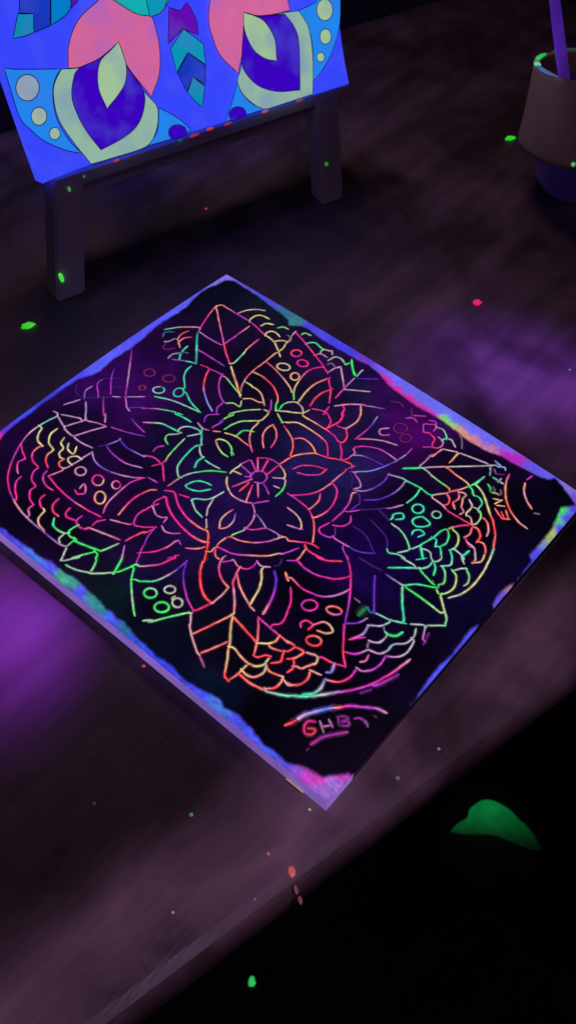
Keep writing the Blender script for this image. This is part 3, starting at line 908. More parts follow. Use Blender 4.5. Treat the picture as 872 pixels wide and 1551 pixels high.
# ------------------------------------------------------------------ materials
M_table = None
def table_material():
    m, nt, bs = new_mat('dark_stained_wood')
    c, fac, vec = noise_col(nt, 9, 9, [(0.25, (0.060, 0.042, 0.044)), (0.5, (0.105, 0.072, 0.072)), (0.75, (0.160, 0.108, 0.108))], stretch=(0.6, 6.0, 1))
    # blotches put into the colour to break up the pools of light
    tc = node(nt, 'ShaderNodeTexCoord'); n2 = node(nt, 'ShaderNodeTexNoise'); n2.inputs['Scale'].default_value = 11; n2.inputs['Detail'].default_value = 6; n2.inputs['Distortion'].default_value = 0.6
    nt.links.new(tc.outputs['Object'], n2.inputs['Vector'])
    rp = node(nt, 'ShaderNodeValToRGB'); rp.color_ramp.elements[0].position = 0.34; rp.color_ramp.elements[0].color = (0.42, 0.40, 0.40, 1); rp.color_ramp.elements[1].position = 0.68; rp.color_ramp.elements[1].color = (1.75, 1.7, 1.75, 1)
    nt.links.new(n2.outputs['Fac'], rp.inputs[0])
    mx = node(nt, 'ShaderNodeMix', data_type='RGBA', blend_type='MULTIPLY'); mx.inputs[0].default_value = 1
    nt.links.new(c, mx.inputs[6]); nt.links.new(rp.outputs[0], mx.inputs[7]); nt.links.new(mx.outputs[2], bs.inputs['Base Color'])
    # fine open grain
    n3 = node(nt, 'ShaderNodeTexNoise'); n3.inputs['Scale'].default_value = 60; n3.inputs['Detail'].default_value = 4
    mp = node(nt, 'ShaderNodeMapping'); mp.inputs['Rotation'].default_value = (0, 0, 0.25); mp.inputs['Scale'].default_value = (0.25, 6.0, 1)
    nt.links.new(tc.outputs['Object'], mp.inputs[0]); nt.links.new(mp.outputs[0], n3.inputs['Vector'])
    mr = node(nt, 'ShaderNodeMapRange'); mr.inputs[1].default_value = 0.3; mr.inputs[2].default_value = 0.7; mr.inputs[3].default_value = 0.36; mr.inputs[4].default_value = 0.66
    nt.links.new(n2.outputs['Fac'], mr.inputs[0]); nt.links.new(mr.outputs[0], bs.inputs['Roughness']); bs.inputs['Specular IOR Level'].default_value = 0.35
    add_bump(nt, bs, n3.outputs['Fac'], 0.35, 0.0006)
    return m
M_table = table_material()
M_floor = plain('dark_floor', [(0.3, (0.010, 0.007, 0.012)), (0.7, (0.022, 0.016, 0.026))], 12, 0.7)
M_wall = plain('grey_wall_paint', [(0.3, (0.20, 0.16, 0.20)), (0.7, (0.26, 0.22, 0.26))], 6, 0.8)
M_stand = plain('stand_wood', [(0.3, (0.34, 0.27, 0.30)), (0.7, (0.46, 0.38, 0.42))], 14, 0.55, stretch=(1, 1, 0.15))
M_paint = fluor_attr('scratch_paint', 0.55, 0.82, 1.12, 420, 1.0, True, 0.12, 0.05)
M_line = fluor_attr('fluorescent_scratch', 0.5, 0.78, 1.15, 500, 1.45, False, 0.1, 0.1)

# ------------------------------------------------------------------ the setting
TA = math.atan2(-0.2767, 1.0)                                        # the table runs this way
fl = bm_obj('floor', box(0.2, 0.1, -0.765, 6, 6, 0.03), M_floor); fl['kind'] = 'structure'
Rt = Matrix.Rotation(TA, 4, 'Z')
wl = bm_obj('wall', box(0, 0, 0.3, 5, 0.06, 2.1, 0, Matrix.Translation((0.30, 0.95, 0)) @ Rt), M_wall); wl['kind'] = 'structure'

# ------------------------------------------------------------------ table
def near(x): return -0.2376 - 0.2304*x
def far(x): return 0.538 - 0.2767*x
tb = empty('table', loc=(0, 0, -0.75))
tag(tb, 'dark wooden table that the canvas, the stand and the cup stand on', 'table')
def tpart(name, bm, mat):
    bmesh.ops.translate(bm, vec=(0, 0, 0.75), verts=bm.verts); return bm_obj(name, bm, mat, tb)
X0, X1 = -0.75, 1.05
tpart('tabletop', prism([(X0, near(X0)), (X1, near(X1)), (X1, far(X1)), (X0, far(X0))], -0.036, 0.0, 0.016, 8), M_table)
for x in (X0+0.07, X1-0.07):
    for y in (near(x)+0.06, far(x)-0.06): tpart('leg', box(x, y, -0.3932, 0.055, 0.055, 0.7135, 0.004), M_table)
# dried paint specks on the table top and on its edge
SPECKS = [((-0.1529, -0.0278), (180, 44, 48), 1.2), ((-0.1554, -0.1672), (90, 170, 110), 0.9), ((-0.1912, -0.1656), (130, 56, 40), 1.1),
          ((-0.2502, -0.1471), (120, 112, 120), 0.8), ((-0.2035, -0.1170), (30, 120, 90), 1.2), ((-0.2153, -0.1765), (110, 90, 104), 0.6),
          ((-0.0729, -0.2030), (112, 92, 112), 1.0), ((0.2729, -0.0941), (130, 110, 130), 0.9), ((0.2194, 0.2628), (190, 60, 60), 1.2),
          ((-0.105, -0.195), (60, 62, 60), 1.3), ((-0.236, -0.07), (70, 30, 60), 1.0), ((0.17, -0.235), (80, 60, 80), 0.8)]
def blob(r, flat=0.35, n=10, jit=0.25, ex=1.0, seed=0):
    rr = random.Random(seed); bm = bmesh.new(); bmesh.ops.create_icosphere(bm, subdivisions=2, radius=r)
    for v in bm.verts:
        k = 1+jit*noise.noise(v.co/r*1.3+Vector((seed*3.1, 0, 0))); v.co = Vector((v.co.x*ex*k, v.co.y*k, v.co.z*flat*k))
    return bm
mats = {}
def fm(rgb):
    if rgb not in mats: mats[rgb] = fluor('dried_fluorescent_paint', rgb, rough=0.4)
    return mats[rgb]
for i, ((x, y), rgb, r) in enumerate(SPECKS):
    bm = blob(r*0.001, 0.3, seed=i); bmesh.ops.translate(bm, vec=(x, y, 0.75), verts=bm.verts); bm_obj('paint_speck', bm, fm(rgb), tb, True)
# the orange run of paint over the near edge
for (x, y), rgb, r, ex, rot in (((-0.1900, -0.1824), (170, 66, 44), 0.0022, 1.5, 50), ((-0.1962, -0.1905), (84, 36, 42), 0.0011, 2.4, 55), ((-0.1990, -0.1960), (96, 40, 44), 0.0012, 2.0, 50)):
    bm = blob(r, 0.25, ex=ex, seed=51+int(rot)); bmesh.ops.transform(bm, matrix=Matrix.Translation((x, y, 0.75)) @ Matrix.Rotation(math.radians(rot), 4, 'Z'), verts=bm.verts)
    bm_obj('paint_run', bm, fm(rgb), tb, True)

# ------------------------------------------------------------------ the scratched canvas
TH = 0.017
UU, VV = 0.15, 0.175
cv = empty('scratch_art_canvas')
tag(cv, 'black canvas with a scratched rainbow mandala lying flat on the table', 'canvas')
def warp(s, t):
    """unit square (-1..1) to the panel, whose two far sides bow out a little"""
    x = UU*s; y = VV*t
    x = x + 0.0036*(1-t*t)*max(0, s)**1 if np.isscalar(s) else x + 0.0036*(1-t*t)*np.clip(s, 0, 1)
    y = y + 0.0042*(1-s*s)*(max(0, t) if np.isscalar(t) else np.clip(t, 0, 1))
    return x, y
def outline(n, inset=0.0):
    e = np.linspace(-1, 1, n, endpoint=False); pts = []
    for s, t in [(v, -1) for v in e]+[(1, v) for v in e]+[(-v, 1) for v in e]+[(-1, -v) for v in e]:
        x, y = warp(float(s), float(t)); pts.append((x*(1-inset/UU), y*(1-inset/VV)))
    return pts
# the sides: bare white canvas that glows faintly lavender, black paint wiped over the two right-hand ones
def canvas_material():
    m, nt, bs = new_mat('bare_canvas')
    c, fac, _ = noise_col(nt, 30, 6, [(0.25, L3((96, 68, 146))), (0.75, L3((134, 102, 190)))])
    nt.links.new(c, bs.inputs['Emission Color']); bs.inputs['Emission Strength'].default_value = 1.0
    bs.inputs['Base Color'].default_value = (0.62, 0.60, 0.64, 1); bs.inputs['Roughness'].default_value = 0.8
    n2 = node(nt, 'ShaderNodeTexNoise'); n2.inputs['Scale'].default_value = 900; add_bump(nt, bs, n2.outputs['Fac'], 0.3, 0.0004)
    return m
M_canvas = canvas_material()
M_black = plain('black_acrylic', [(0.3, (0.006, 0.005, 0.008)), (0.7, (0.014, 0.011, 0.016))], 90, 0.4)
pan = bm_obj('panel', prism(outline(24), 0.0008, TH-0.0012, 0), M_canvas, cv)
pan.data.materials.append(M_black)
for p in pan.data.polygons:
    c, nn = p.center, p.normal
    if nn.y < -0.8 and c.x > -UU+0.020: p.material_index = 1

# the painted face, one surface: fluorescent underpaint showing round the rim, black acrylic over it
NX, NY = 300, 350
sx = np.linspace(-1, 1, NX+1); sy = np.linspace(-1, 1, NY+1); S, T = np.meshgrid(sx, sy, indexing='xy'); S = S.ravel(); T = T.ravel()
X, Y = warp(S, T)
poly = np.array(BLACK, float).reshape(-1, 2)*1e-4
poly[:, 0] -= np.where((poly[:, 0] < -0.120) & (np.abs(poly[:, 1]) < 0.150), 0.0030*(1-np.clip(1.6-np.abs(poly[:, 1]-0.025)/0.035, 0, 1)), 0)
poly = np.array([tuple(v) for v in catmull([(a, b, 0) for a, b in poly]+[(poly[0][0], poly[0][1], 0)], 0.006)])[:, :2]
def signed(px, py):
    d = np.full(px.shape, 1e9); ins = np.zeros(px.shape, bool); n = len(poly)
    for i in range(n):
        ax, ay = poly[i]; bx, by = poly[(i+1) % n]; ex, ey = bx-ax, by-ay; q = ex*ex+ey*ey
        if q < 1e-14: continue
        t = np.clip(((px-ax)*ex+(py-ay)*ey)/q, 0, 1); d = np.minimum(d, (px-ax-t*ex)**2+(py-ay-t*ey)**2)
        if ay != by: ins ^= ((ay > py) != (by > py)) & (px < ex*(py-ay)/(by-ay)+ax)
    d = np.sqrt(d); return np.where(ins, d, -d)
sd = signed(X, Y)+0.0009
# brushed, broken edge: streaks run along the left-hand side, elsewhere finer
rag = (vnoise(X, Y, 90, 1)-0.5)*0.0009+(vnoise(X, Y, 320, 2)-0.5)*0.0009
left = np.clip((-X-0.118)/0.02, 0, 1)
rag = rag+left*((vnoise(X*0.35+Y*0.2, Y*0.8-X*0.2, 200, 3)-0.5)*0.0018)
k = np.clip((sd+rag)/0.0011*0.5+0.5, 0, 1); k = k*k*(3-2*k)
def idw(samples, p):
    A = np.array(samples, float); out = np.zeros((len(X), 3)); W = np.zeros(len(X))
    for a in A:
        wgt = 1/(((X-a[0]*1e-4)**2+(Y-a[1]*1e-4)**2+2e-6)**(p/2)); W += wgt
        out += wgt[:, None]*np.array([lin(v) for v in a[2:5]])
    return out/W[:, None]
U0 = idw(UNDER, 7.0).reshape(NY+1, NX+1, 3)
for _ in range(5):                                                   # the wet colours ran into one another a little
    q_ = np.pad(U0, ((1, 1), (1, 1), (0, 0)), mode='edge'); U0 = (q_[:-2, 1:-1]+q_[2:, 1:-1]+q_[1:-1, :-2]+q_[1:-1, 2:]+2*U0)/6
under = U0.reshape(-1, 3)*(0.86+0.28*vnoise(X, Y, 60, 5))[:, None]*(0.88+0.24*vnoise(X*0.5+Y, Y*0.4-X, 300, 6))[:, None]
under *= (1-left*(0.45-0.9*vnoise(X*5+Y*0.6, Y*1.1-X*0.4, 260, 12)))[:, None]
under = under*0.84+np.array((0.11, 0.09, 0.34))*0.16
tint = idw(TINT, 3.2)*(0.55+0.9*vnoise(X, Y, 45, 8))[:, None]*(0.8+0.4*vnoise(X, Y, 150, 9))[:, None]  # colour through thin black paint; its navy sheen is painted in
glow = under*(1-k)[:, None]+tint*0.82*k[:, None]
body = np.outer(1-k, (0.14, 0.13, 0.20))+np.outer(k, (0.006, 0.005, 0.008))
Z = TH+0.0003*k
edge = np.maximum(np.abs(S), np.abs(T)) > 0.9999
verts = np.stack([X, Y, np.where(edge, TH-0.0004, Z)], 1)
i0 = (np.arange(NY)[:, None]*(NX+1)+np.arange(NX)[None]).ravel()
faces = np.stack([i0, i0+1, i0+NX+2, i0+NX+1], 1).tolist()
# fold the cloth over the rim
ring = [j for j in range(NX+1)]+[(NX+1)*(r+1)-1 for r in range(1, NY+1)]+[(NX+1)*(NY+1)-1-j for j in range(1, NX+1)]+[(NX+1)*(NY-r) for r in range(1, NY)]
base = len(verts); ext = verts[ring].copy(); ext[:, 2] = TH-0.0022; ext[:, 0] *= 1.0030; ext[:, 1] *= 1.0026
verts = np.concatenate([verts, ext]); glow = np.concatenate([glow, glow[ring]*0.8]); body = np.concatenate([body, body[ring]])
n = len(ring)
for j in range(n): faces.append([ring[(j+1) % n], ring[j], base+j, base+(j+1) % n])
mesh_obj('painted_face', verts, faces, M_paint, cv, True, glow, body)

# the scratched lines: narrow furrows with a painted glow rim, gathered motif by motif
def read_line(ln):
    a = ln.split(); q = np.array([int(v) for v in a[2:]], float).reshape(-1, 2)*1e-4
    return a[0], float(a[1]), q
ALL = [(mo, i_, *read_line(ln)) for mo, txt in STROKES.items() for i_, ln in enumerate(txt.strip().split('\n'))]
SAT = [(q[0] if i_ == 0 else q[-1] if i_ == 2 else q.mean(0), np.array(PAL[c])) for _, _, cs, _, q in ALL for i_, c in enumerate((cs[0], cs[len(cs)//2], cs[-1])) if c in 'progtbvm']
SP = np.array([v[0] for v in SAT]); SC = np.array([v[1] for v in SAT])
def local_hue(x, y):
    w_ = 1/(((SP-np.array((x, y)))**2).sum(1)+2.5e-5)**1.6
    return (SC*w_[:, None]).sum(0)/w_.sum()
SEG = [np.concatenate([a_[4]]+[a_[4][:-1]*(1-f)+a_[4][1:]*f for f in (0.25, 0.5, 0.75)]) for a_ in ALL]
SID = np.concatenate([np.full(len(v), n_) for n_, v in enumerate(SEG)]); SEG = np.concatenate(SEG)
def tie(q, self_id):
    """a cut whose end stops just short of another runs on to meet it"""
    out = q
    if np.sqrt(((q[0]-q[-1])**2).sum()) < 1e-5: return out
    for end in (0, -1):
        e = q[end]; d = e-q[1 if end == 0 else -2]; L_ = np.hypot(*d)
        if L_ < 1e-6: continue
        d = d/L_; best = None
        v = SEG-e; ds = np.hypot(v[:, 0], v[:, 1]); ok = (SID != self_id) & (ds < 0.0034) & (ds > 0.0010) & ((v@d) > 0.45*ds)
        if ok.any(): j_ = np.where(ok, ds, 9).argmin(); best = (ds[j_], SEG[j_])
        if best is not None: out = np.concatenate([best[1][None], out]) if end == 0 else np.concatenate([out, best[1][None]])
    return out
def strokes(name, txt, k0):
    V, F, Gc = [], [], []
    for ln in txt.strip().split('\n'):
        letters, wd, q = read_line(ln); ident = next((n_ for n_, a_ in enumerate(ALL) if a_[4].shape == q.shape and np.array_equal(a_[4], q)), -1)
        mid_ = q.mean(0); hue = local_hue(*mid_)
        cs = [np.array(PAL[c])*0.62+hue*0.48 if c == 'w' else np.array(PAL[c])*0.75+hue*0.25 if c == 'y' and name != 'scale_band' else np.array(PAL[c]) for c in letters]
        if name != 'lettering': q = tie(q, ident)
        elif q[0][0] < 0: cs = [c*0.6 for c in cs]; wd *= 0.85      # the front word is only faintly cut
        pts = catmull([(x_, y_, 0) for x_, y_ in q], 0.0011)
        if (pts[0]-pts[-1]).length > 1e-5:                           # run each cut on a little
            pts = [pts[0]+(pts[0]-pts[1]).normalized()*0.0011]+pts+[pts[-1]+(pts[-1]-pts[-2]).normalized()*0.0011]
        n = len(pts); seed = rnd.random()*100; hw0 = 0.00036*(wd**0.88)+0.00018
        closed = (pts[0]-pts[-1]).length < 1e-5
        off = TH+0.00036+0.00012*rnd.random()
        for i, p in enumerate(pts):
            t = (pts[min(i+1, n-1)]-pts[max(i-1, 0)]); t = t.normalized() if t.length else Vector((1, 0, 0)); nr = Vector((-t.y, t.x, 0))
            u = i/max(1, n-1)
            endf = 1.0 if closed else min(1.0, 0.45+min(i, n-1-i)*0.4)
            wv = hw0*endf*(1+0.28*noise.noise(Vector((seed, i*0.35, 0))))
            p = p+nr*(0.00022*noise.noise(Vector((i*0.25, seed, 2))))
            f = u*(len(cs)-1); j = min(int(f), len(cs)-2) if len(cs) > 1 else 0
            c = cs[j] if len(cs) == 1 else cs[j]*(1-(f-j))+cs[j+1]*(f-j)
            br = 0.86+0.42*noise.noise(Vector((i*0.22, seed, 7)))
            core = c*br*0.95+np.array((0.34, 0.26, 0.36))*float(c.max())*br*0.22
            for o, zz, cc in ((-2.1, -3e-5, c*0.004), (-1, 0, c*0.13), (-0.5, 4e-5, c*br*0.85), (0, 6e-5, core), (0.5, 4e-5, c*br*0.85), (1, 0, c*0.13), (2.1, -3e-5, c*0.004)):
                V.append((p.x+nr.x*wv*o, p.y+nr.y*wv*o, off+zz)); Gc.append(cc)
            if i:
                b = len(V)-14
                for m in range(6): F.append((b+m, b+7+m, b+8+m, b+1+m))
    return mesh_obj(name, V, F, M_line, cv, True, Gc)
def clusters(txt, gap=0.013):
    """lines that lie near one another make one motif"""
    L = txt.strip().split('\n'); pts = []
    for ln in L:
        q = np.array([int(v) for v in ln.split()[2:]], float).reshape(-1, 2)*1e-4
        pts.append(np.concatenate([q]+[q[:-1]*(1-f)+q[1:]*f for f in (0.33, 0.66)]))
    lab = list(range(len(L)))
    for a in range(len(L)):
        for b in range(a):
            if np.sqrt(((pts[a][:, None]-pts[b][None])**2).sum(2).min()) < gap:
                la, lb = lab[a], lab[b]; lab = [lb if v == la else v for v in lab]
    return ['\n'.join(L[i] for i in range(len(L)) if lab[i] == g) for g in dict.fromkeys(lab)]
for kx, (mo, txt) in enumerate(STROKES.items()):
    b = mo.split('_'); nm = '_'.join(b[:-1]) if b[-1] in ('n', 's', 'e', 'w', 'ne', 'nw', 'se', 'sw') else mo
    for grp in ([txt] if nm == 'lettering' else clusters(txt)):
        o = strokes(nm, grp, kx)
        if nm == 'lettering': o['label'] = 'scratched word by the right corner' if b[-1] == 'e' else 'scratched pink word by the front corner'
# thread of glue along the lower edge of the front corner
bm = box(0, 0, 0, 0.0007, 0.013, 0.0005, 0.00015, Matrix.Translation((-UU-0.0014, -0.152, 0.0042)))
bm_obj('glue_thread', bm, fluor('dried_glue', (170, 130, 80)), cv)

# ------------------------------------------------------------------ the little stand and the painting on it
A3 = Vector((0.9637853, -0.26667939, 0)); UP = Vector((0.09989986, 0.36104033, 0.92718385)); NN = A3.cross(UP); NN.normalize()
P1 = Vector((0.07316275, 0.30422214, 0.080))
BK = Vector((0.26667939, 0.9637853, 0))
SM = Matrix((( A3.x, UP.x, NN.x, P1.x), (A3.y, UP.y, NN.y, P1.y), (A3.z, UP.z, NN.z, P1.z), (0, 0, 0, 1)))   # x along, y up the painting, z out of it
st = empty('tabletop_stand', loc=(0.2, 0.24, 0))
tag(st, 'small wooden stand with two broad front legs holding the bright painting', 'stand')
def spart(name, bm):
    bmesh.ops.transform(bm, matrix=Matrix.Translation((-0.2, -0.24, 0)), verts=bm.verts); return bm_obj(name, bm, M_stand, st)
def leg_between(top, foot, sx, sy):
    """a leaning leg, its foot cut level with the table"""
    bm = bmesh.new(); vs = []
    for c in (foot, top):
        for dx, dy in ((-1, -1), (1, -1), (1, 1), (-1, 1)): vs.append(bm.verts.new(c+A3*(dx*sx/2)+BK*(dy*sy/2)))
    for f in ((3, 2, 1, 0), (4, 5, 6, 7), (0, 1, 5, 4), (1, 2, 6, 5), (2, 3, 7, 6), (3, 0, 4, 7)): bm.faces.new([vs[i] for i in f])
    bmesh.ops.bevel(bm, geom=bm.edges[:], offset=0.0016, segments=2, affect='EDGES'); return bm
ln_ = math.tan(math.radians(22))
FT = ((Vector((0.0553, 0.2707, 0)), P1+A3*0.0225+BK*0.010-Vector((0, 0, 0.004))), (Vector((0.3126, 0.1941, 0)), P1+A3*0.2830+BK*0.010-Vector((0, 0, 0.004))))
for (foot, top), wv in zip(FT, (0.0265, 0.0245)):
    spart('leg', leg_between(top, foot, wv, 0.020))
    f2 = top+BK*0.026-A3*(0.012 if top.x > 0.2 else -0.012)+Vector((0, 0, 0.001))
    spart('upright', leg_between(f2+BK*(0.20*ln_)+Vector((0, 0, 0.20)), f2, 0.022, 0.012))
mid = Vector((0.2, 0.235, 0)) + BK*0.19
spart('back_leg', leg_between(Vector((0.2, 0.235, 0))+BK*(0.30*ln_+0.03)+Vector((0, 0, 0.30)), mid, 0.024, 0.016))
spart('ledge', box(0.1590, -0.0062, -0.0168, 0.296, 0.010, 0.030, 0.0015, SM))
spart('front_rail', box(0.1525, -0.0165, -0.020, 0.236, 0.012, 0.008, 0.0015, SM))
spart('top_rail', box(0.158, 0.20, -0.026, 0.30, 0.03, 0.012, 0.0015, SM))
for (al, hh), rgb, r, ex in (((-0.0095, 0.016), (70, 225, 70), 0.0028, 0.55), ((0.0, 0.07), (70, 150, 60), 0.0015, 0.6)):
    bm = blob(r, 1.6, ex=ex, seed=21); f = FT[0][0].lerp(FT[0][1], hh/0.076)+A3*al-BK*0.0105
    bmesh.ops.translate(bm, vec=f-Vector((0.2, 0.24, 0)), verts=bm.verts); bm_obj('paint_speck', bm, fm(rgb), st, True)
bm = blob(0.0016, 1.0, seed=22); f = FT[1][0].lerp(FT[1][1], 0.38)+A3*(-0.006)-BK*0.0105
bmesh.ops.translate(bm, vec=f-Vector((0.2, 0.24, 0)), verts=bm.verts); bm_obj('paint_speck', bm, fm((40, 140, 50)), st, True)
for (x, y), rgb, ex in (((0.142, -0.0005), (150, 50, 46), 4.0), ((0.158, 0.0005), (170, 66, 40), 3.0), ((0.176, 0.0000), (160, 46, 46), 3.4), ((0.252, -0.0005), (140, 60, 30), 3.2),
                        ((0.128, -0.001), (24, 80, 52), 2.0), ((0.067, 0.000), (160, 50, 70), 2.2), ((0.215, 0.0), (170, 70, 100), 3.0), ((0.036, -0.004), (46, 104, 46), 1.0)):
    bm = blob(0.0012, 0.6, ex=ex, seed=int(x*1000)); bmesh.ops.transform(bm, matrix=Matrix.Translation((-0.2, -0.24, 0)) @ SM @ Matrix.Translation((x, y-0.0014, -0.0016)), verts=bm.verts)
    bm_obj('paint_speck', bm, fm(rgb), st, True)

pc = empty('painted_canvas', SM)
tag(pc, 'bright blue canvas painted with pink and violet petals leaning on the stand', 'painting')
def clean(seq): return [(seq[i]*1e-4, seq[i+1]*1e-4) for i in range(0, len(seq), 2)]
WD, HT = 0.3045, 0.300
o2 = [(0.0, 0.0), (0.0093, 0.0009), (0.0425, 0.0024), (0.1067, 0.0020), (0.1423, 0.0018), (0.2167, 0.0003), (0.2630, -0.0005), (0.3061, -0.0009), (0.3043, 0.017), (0.3033, 0.034), (0.3033, 0.06),
      (0.3040, 0.16), (0.3055, HT), (0.15, HT+0.002), (-0.002, HT), (-0.0052, 0.16), (-0.0048, 0.0937), (-0.0027, 0.0486), (-0.0012, 0.02)]
def mottled(name, rgb):
    m, nt, bs = new_mat(name); e = np.array(L3(rgb))
    up_ = tuple(np.clip(e*1.08, 0, 1)); lav = np.array(L3((92, 100, 235)))*min(1.0, e.max()*1.6); dn_ = tuple(e*0.72+lav*0.28)
    c, fac, _ = noise_col(nt, 30, 6, [(0.34, dn_), (0.50, tuple(e)), (0.72, up_)])
    nt.links.new(c, bs.inputs['Emission Color']); bs.inputs['Emission Strength'].default_value = 0.95
    bs.inputs['Base Color'].default_value = (*(0.03+0.25*e), 1); bs.inputs['Roughness'].default_value = 0.6
    n2 = node(nt, 'ShaderNodeTexNoise'); n2.inputs['Scale'].default_value = 1400; add_bump(nt, bs, n2.outputs['Fac'], 0.15, 0.0003)
    return m
M_blue = mottled('fluorescent_blue_paint', (54, 70, 255))
bm_obj('panel', prism(o2, -0.016, 0.0), M_blue, pc)
def smooth_poly(P):
    n = len(P); out = []
    V2 = [Vector((x, y, 0)) for x, y in P]
    corner = []
    for i in range(n):
        a = V2[i]-V2[i-1]; b = V2[(i+1) % n]-V2[i]; corner.append(a.length < 1e-6 or b.length < 1e-6 or a.angle(b) > math.radians(48))
    for i in range(n):
        p0, p1, p2, p3 = V2[i-1], V2[i], V2[(i+1) % n], V2[(i+2) % n]
        if corner[i]: p0 = 2*p1-p2
        if corner[(i+1) % n]: p3 = 2*p2-p1
        m = max(1, int((p2-p1).length/0.003))
        for q in range(m):
            t = q/m; out.append(0.5*((2*p1)+(p2-p0)*t+(2*p0-5*p1+4*p2-p3)*t*t+(3*p1-p0-3*p2+p3)*t**3))
    return [(v.x, v.y) for v in out]
pm = {}
M_ink = plain('dark_outline_paint', [(0.3, (0.010, 0.012, 0.06)), (0.7, (0.02, 0.02, 0.10))], 200, 0.6)
for i, (nm, rgb, seq) in enumerate(SHAPES):
    P = smooth_poly(clean(seq)); P = [(x, min(max(y, 0.0012), HT)) for x, y in P]
    if rgb not in pm: pm[rgb] = mottled('fluorescent_paint', rgb)
    z = 0.0004+0.00012*i; bm = bmesh.new()
    f = bm.faces.new([bm.verts.new((x, y, z)) for x, y in P]); bmesh.ops.triangulate(bm, faces=[f])
    bmesh.ops.recalc_face_normals(bm, faces=bm.faces[:])
    me = bpy.data.meshes.new(nm); 
    bm.normal_update()
    if bm.faces[:][0].normal.z < 0: bmesh.ops.reverse_faces(bm, faces=bm.faces[:])
    bm.to_mesh(me); bm.free(); me.materials.append(pm[rgb]); so = bpy.data.objects.new(nm, me); col.objects.link(so); so.parent = pc
    # the drawn line round it
    V, F = [], []; n = len(P)
    for j in range(n):
        a = Vector(P[j]); t = Vector(P[(j+1) % n])-Vector(P[j-1]); t = t.normalized() if t.length > 1e-7 else Vector((1, 0)); nr = Vector((-t.y, t.x))*0.00034
        for o, dz in ((-1, 0), (1, 0)): V.append((a.x+nr.x*o, a.y+nr.y*o, z+0.00006))
    for j in range(n): b = 2*j; c2 = 2*((j+1) % n); F.append((b, c2, c2+1, b+1))
    mesh_obj('outline', V, F, M_ink, so)

# ------------------------------------------------------------------ the jar in its sleeve with a brush
def glass():
    m, nt, bs = new_mat('violet_glass'); bs.inputs['Base Color'].default_value = (0.62, 0.54, 0.90, 1)
    bs.inputs['Roughness'].default_value = 0.12; bs.inputs['Transmission Weight'].default_value = 0.95; bs.inputs['IOR'].default_value = 1.45
    c, fac, _ = noise_col(nt, 25, 3, [(0.3, L3((20, 10, 50))), (0.7, L3((32, 20, 70)))]); nt.links.new(c, bs.inputs['Emission Color']); bs.inputs['Emission Strength'].default_value = 0.08  # faint violet glow put into the glass
    return m
tilt = Vector((0, 0, 1)).rotation_difference(Vector((0.155, 0.185, 1))).to_matrix().to_4x4()
cup = empty('brush_jar', Matrix.Translation((0.4760, 0.0250, 0.0025)) @ tilt)
tag(cup, 'round glass jar in a beige sleeve with green paint on its rim', 'jar')
bm_obj('glass_bowl', lathe([(0.0005, 0.0), (0.012, 0.0006), (0.022, 0.0032), (0.030, 0.009), (0.036, 0.018), (0.0395, 0.030), (0.0405, 0.045), (0.042, 0.060), (0.0465, 0.100), (0.0445, 0.100),
        (0.040, 0.060), (0.0385, 0.045), (0.0375, 0.031), (0.034, 0.020), (0.028, 0.012), (0.020, 0.0065), (0.0005, 0.004)], 56), glass(), cup, True)
M_sleeve = plain('beige_paper', [(0.3, (0.46, 0.33, 0.15)), (0.7, (0.62, 0.45, 0.22))], 22, 0.8, bump=0.25)
bm_obj('sleeve', lathe([(0.0530, 0.049), (0.0573, 0.0465), (0.0580, 0.052), (0.0572, 0.070), (0.0560, 0.095), (0.0545, 0.115), (0.0535, 0.1190), (0.0500, 0.1185), (0.0490, 0.1165), (0.0510, 0.110), (0.0522, 0.090), (0.0535, 0.060), (0.0530, 0.049)], 64, 0.035), M_sleeve, cup, True)
def rim_arc(a0, a1, rgb, r=0.0525, thick=0.0032, nm='rim_paint'):
    bm = bmesh.new(); prev = None; n = max(6, int(abs(a1-a0)/6))
    for i in range(n+1):
        a = math.radians(a0+(a1-a0)*i/n); tk = thick*(0.25+0.75*math.sin(math.pi*i/n)**0.6)*(1+0.3*noise.noise(Vector((i*0.7, a0, 0))))
        ring = [bm.verts.new(((r+tk*0.9*math.cos(q))*math.cos(a), (r+tk*0.9*math.cos(q))*math.sin(a), 0.1190+tk*0.35*math.sin(q))) for q in (2*math.pi*k/8 for k in range(8))]
        if prev:
            for k in range(8): bm.faces.new((prev[k], prev[(k+1) % 8], ring[(k+1) % 8], ring[k]))
        else: bm.faces.new(ring[::-1])
        prev = ring
    bm.faces.new(prev); return bm_obj(nm, bm, fm(rgb), cup, True)
rim_arc(86, 114, (26, 190, 92)); rim_arc(111, 125, (110, 112, 66)); rim_arc(121, 132, (80, 200, 160), thick=0.0036); rim_arc(129, 168, (66, 92, 140)); rim_arc(34, 76, (20, 66, 66), thick=0.0022)
for a, z, rgb, r in ((200, 0.052, (90, 190, 130), 0.0022), (222, 0.100, (110, 110, 60), 0.0040)):
    bm = blob(r, 1.0, seed=a); q = math.radians(a); rr = 0.0578-(z-0.05)*0.05
    bmesh.ops.translate(bm, vec=(rr*math.cos(q), rr*math.sin(q), z), verts=bm.verts); bm_obj('paint_speck', bm, fm(rgb), cup, True)

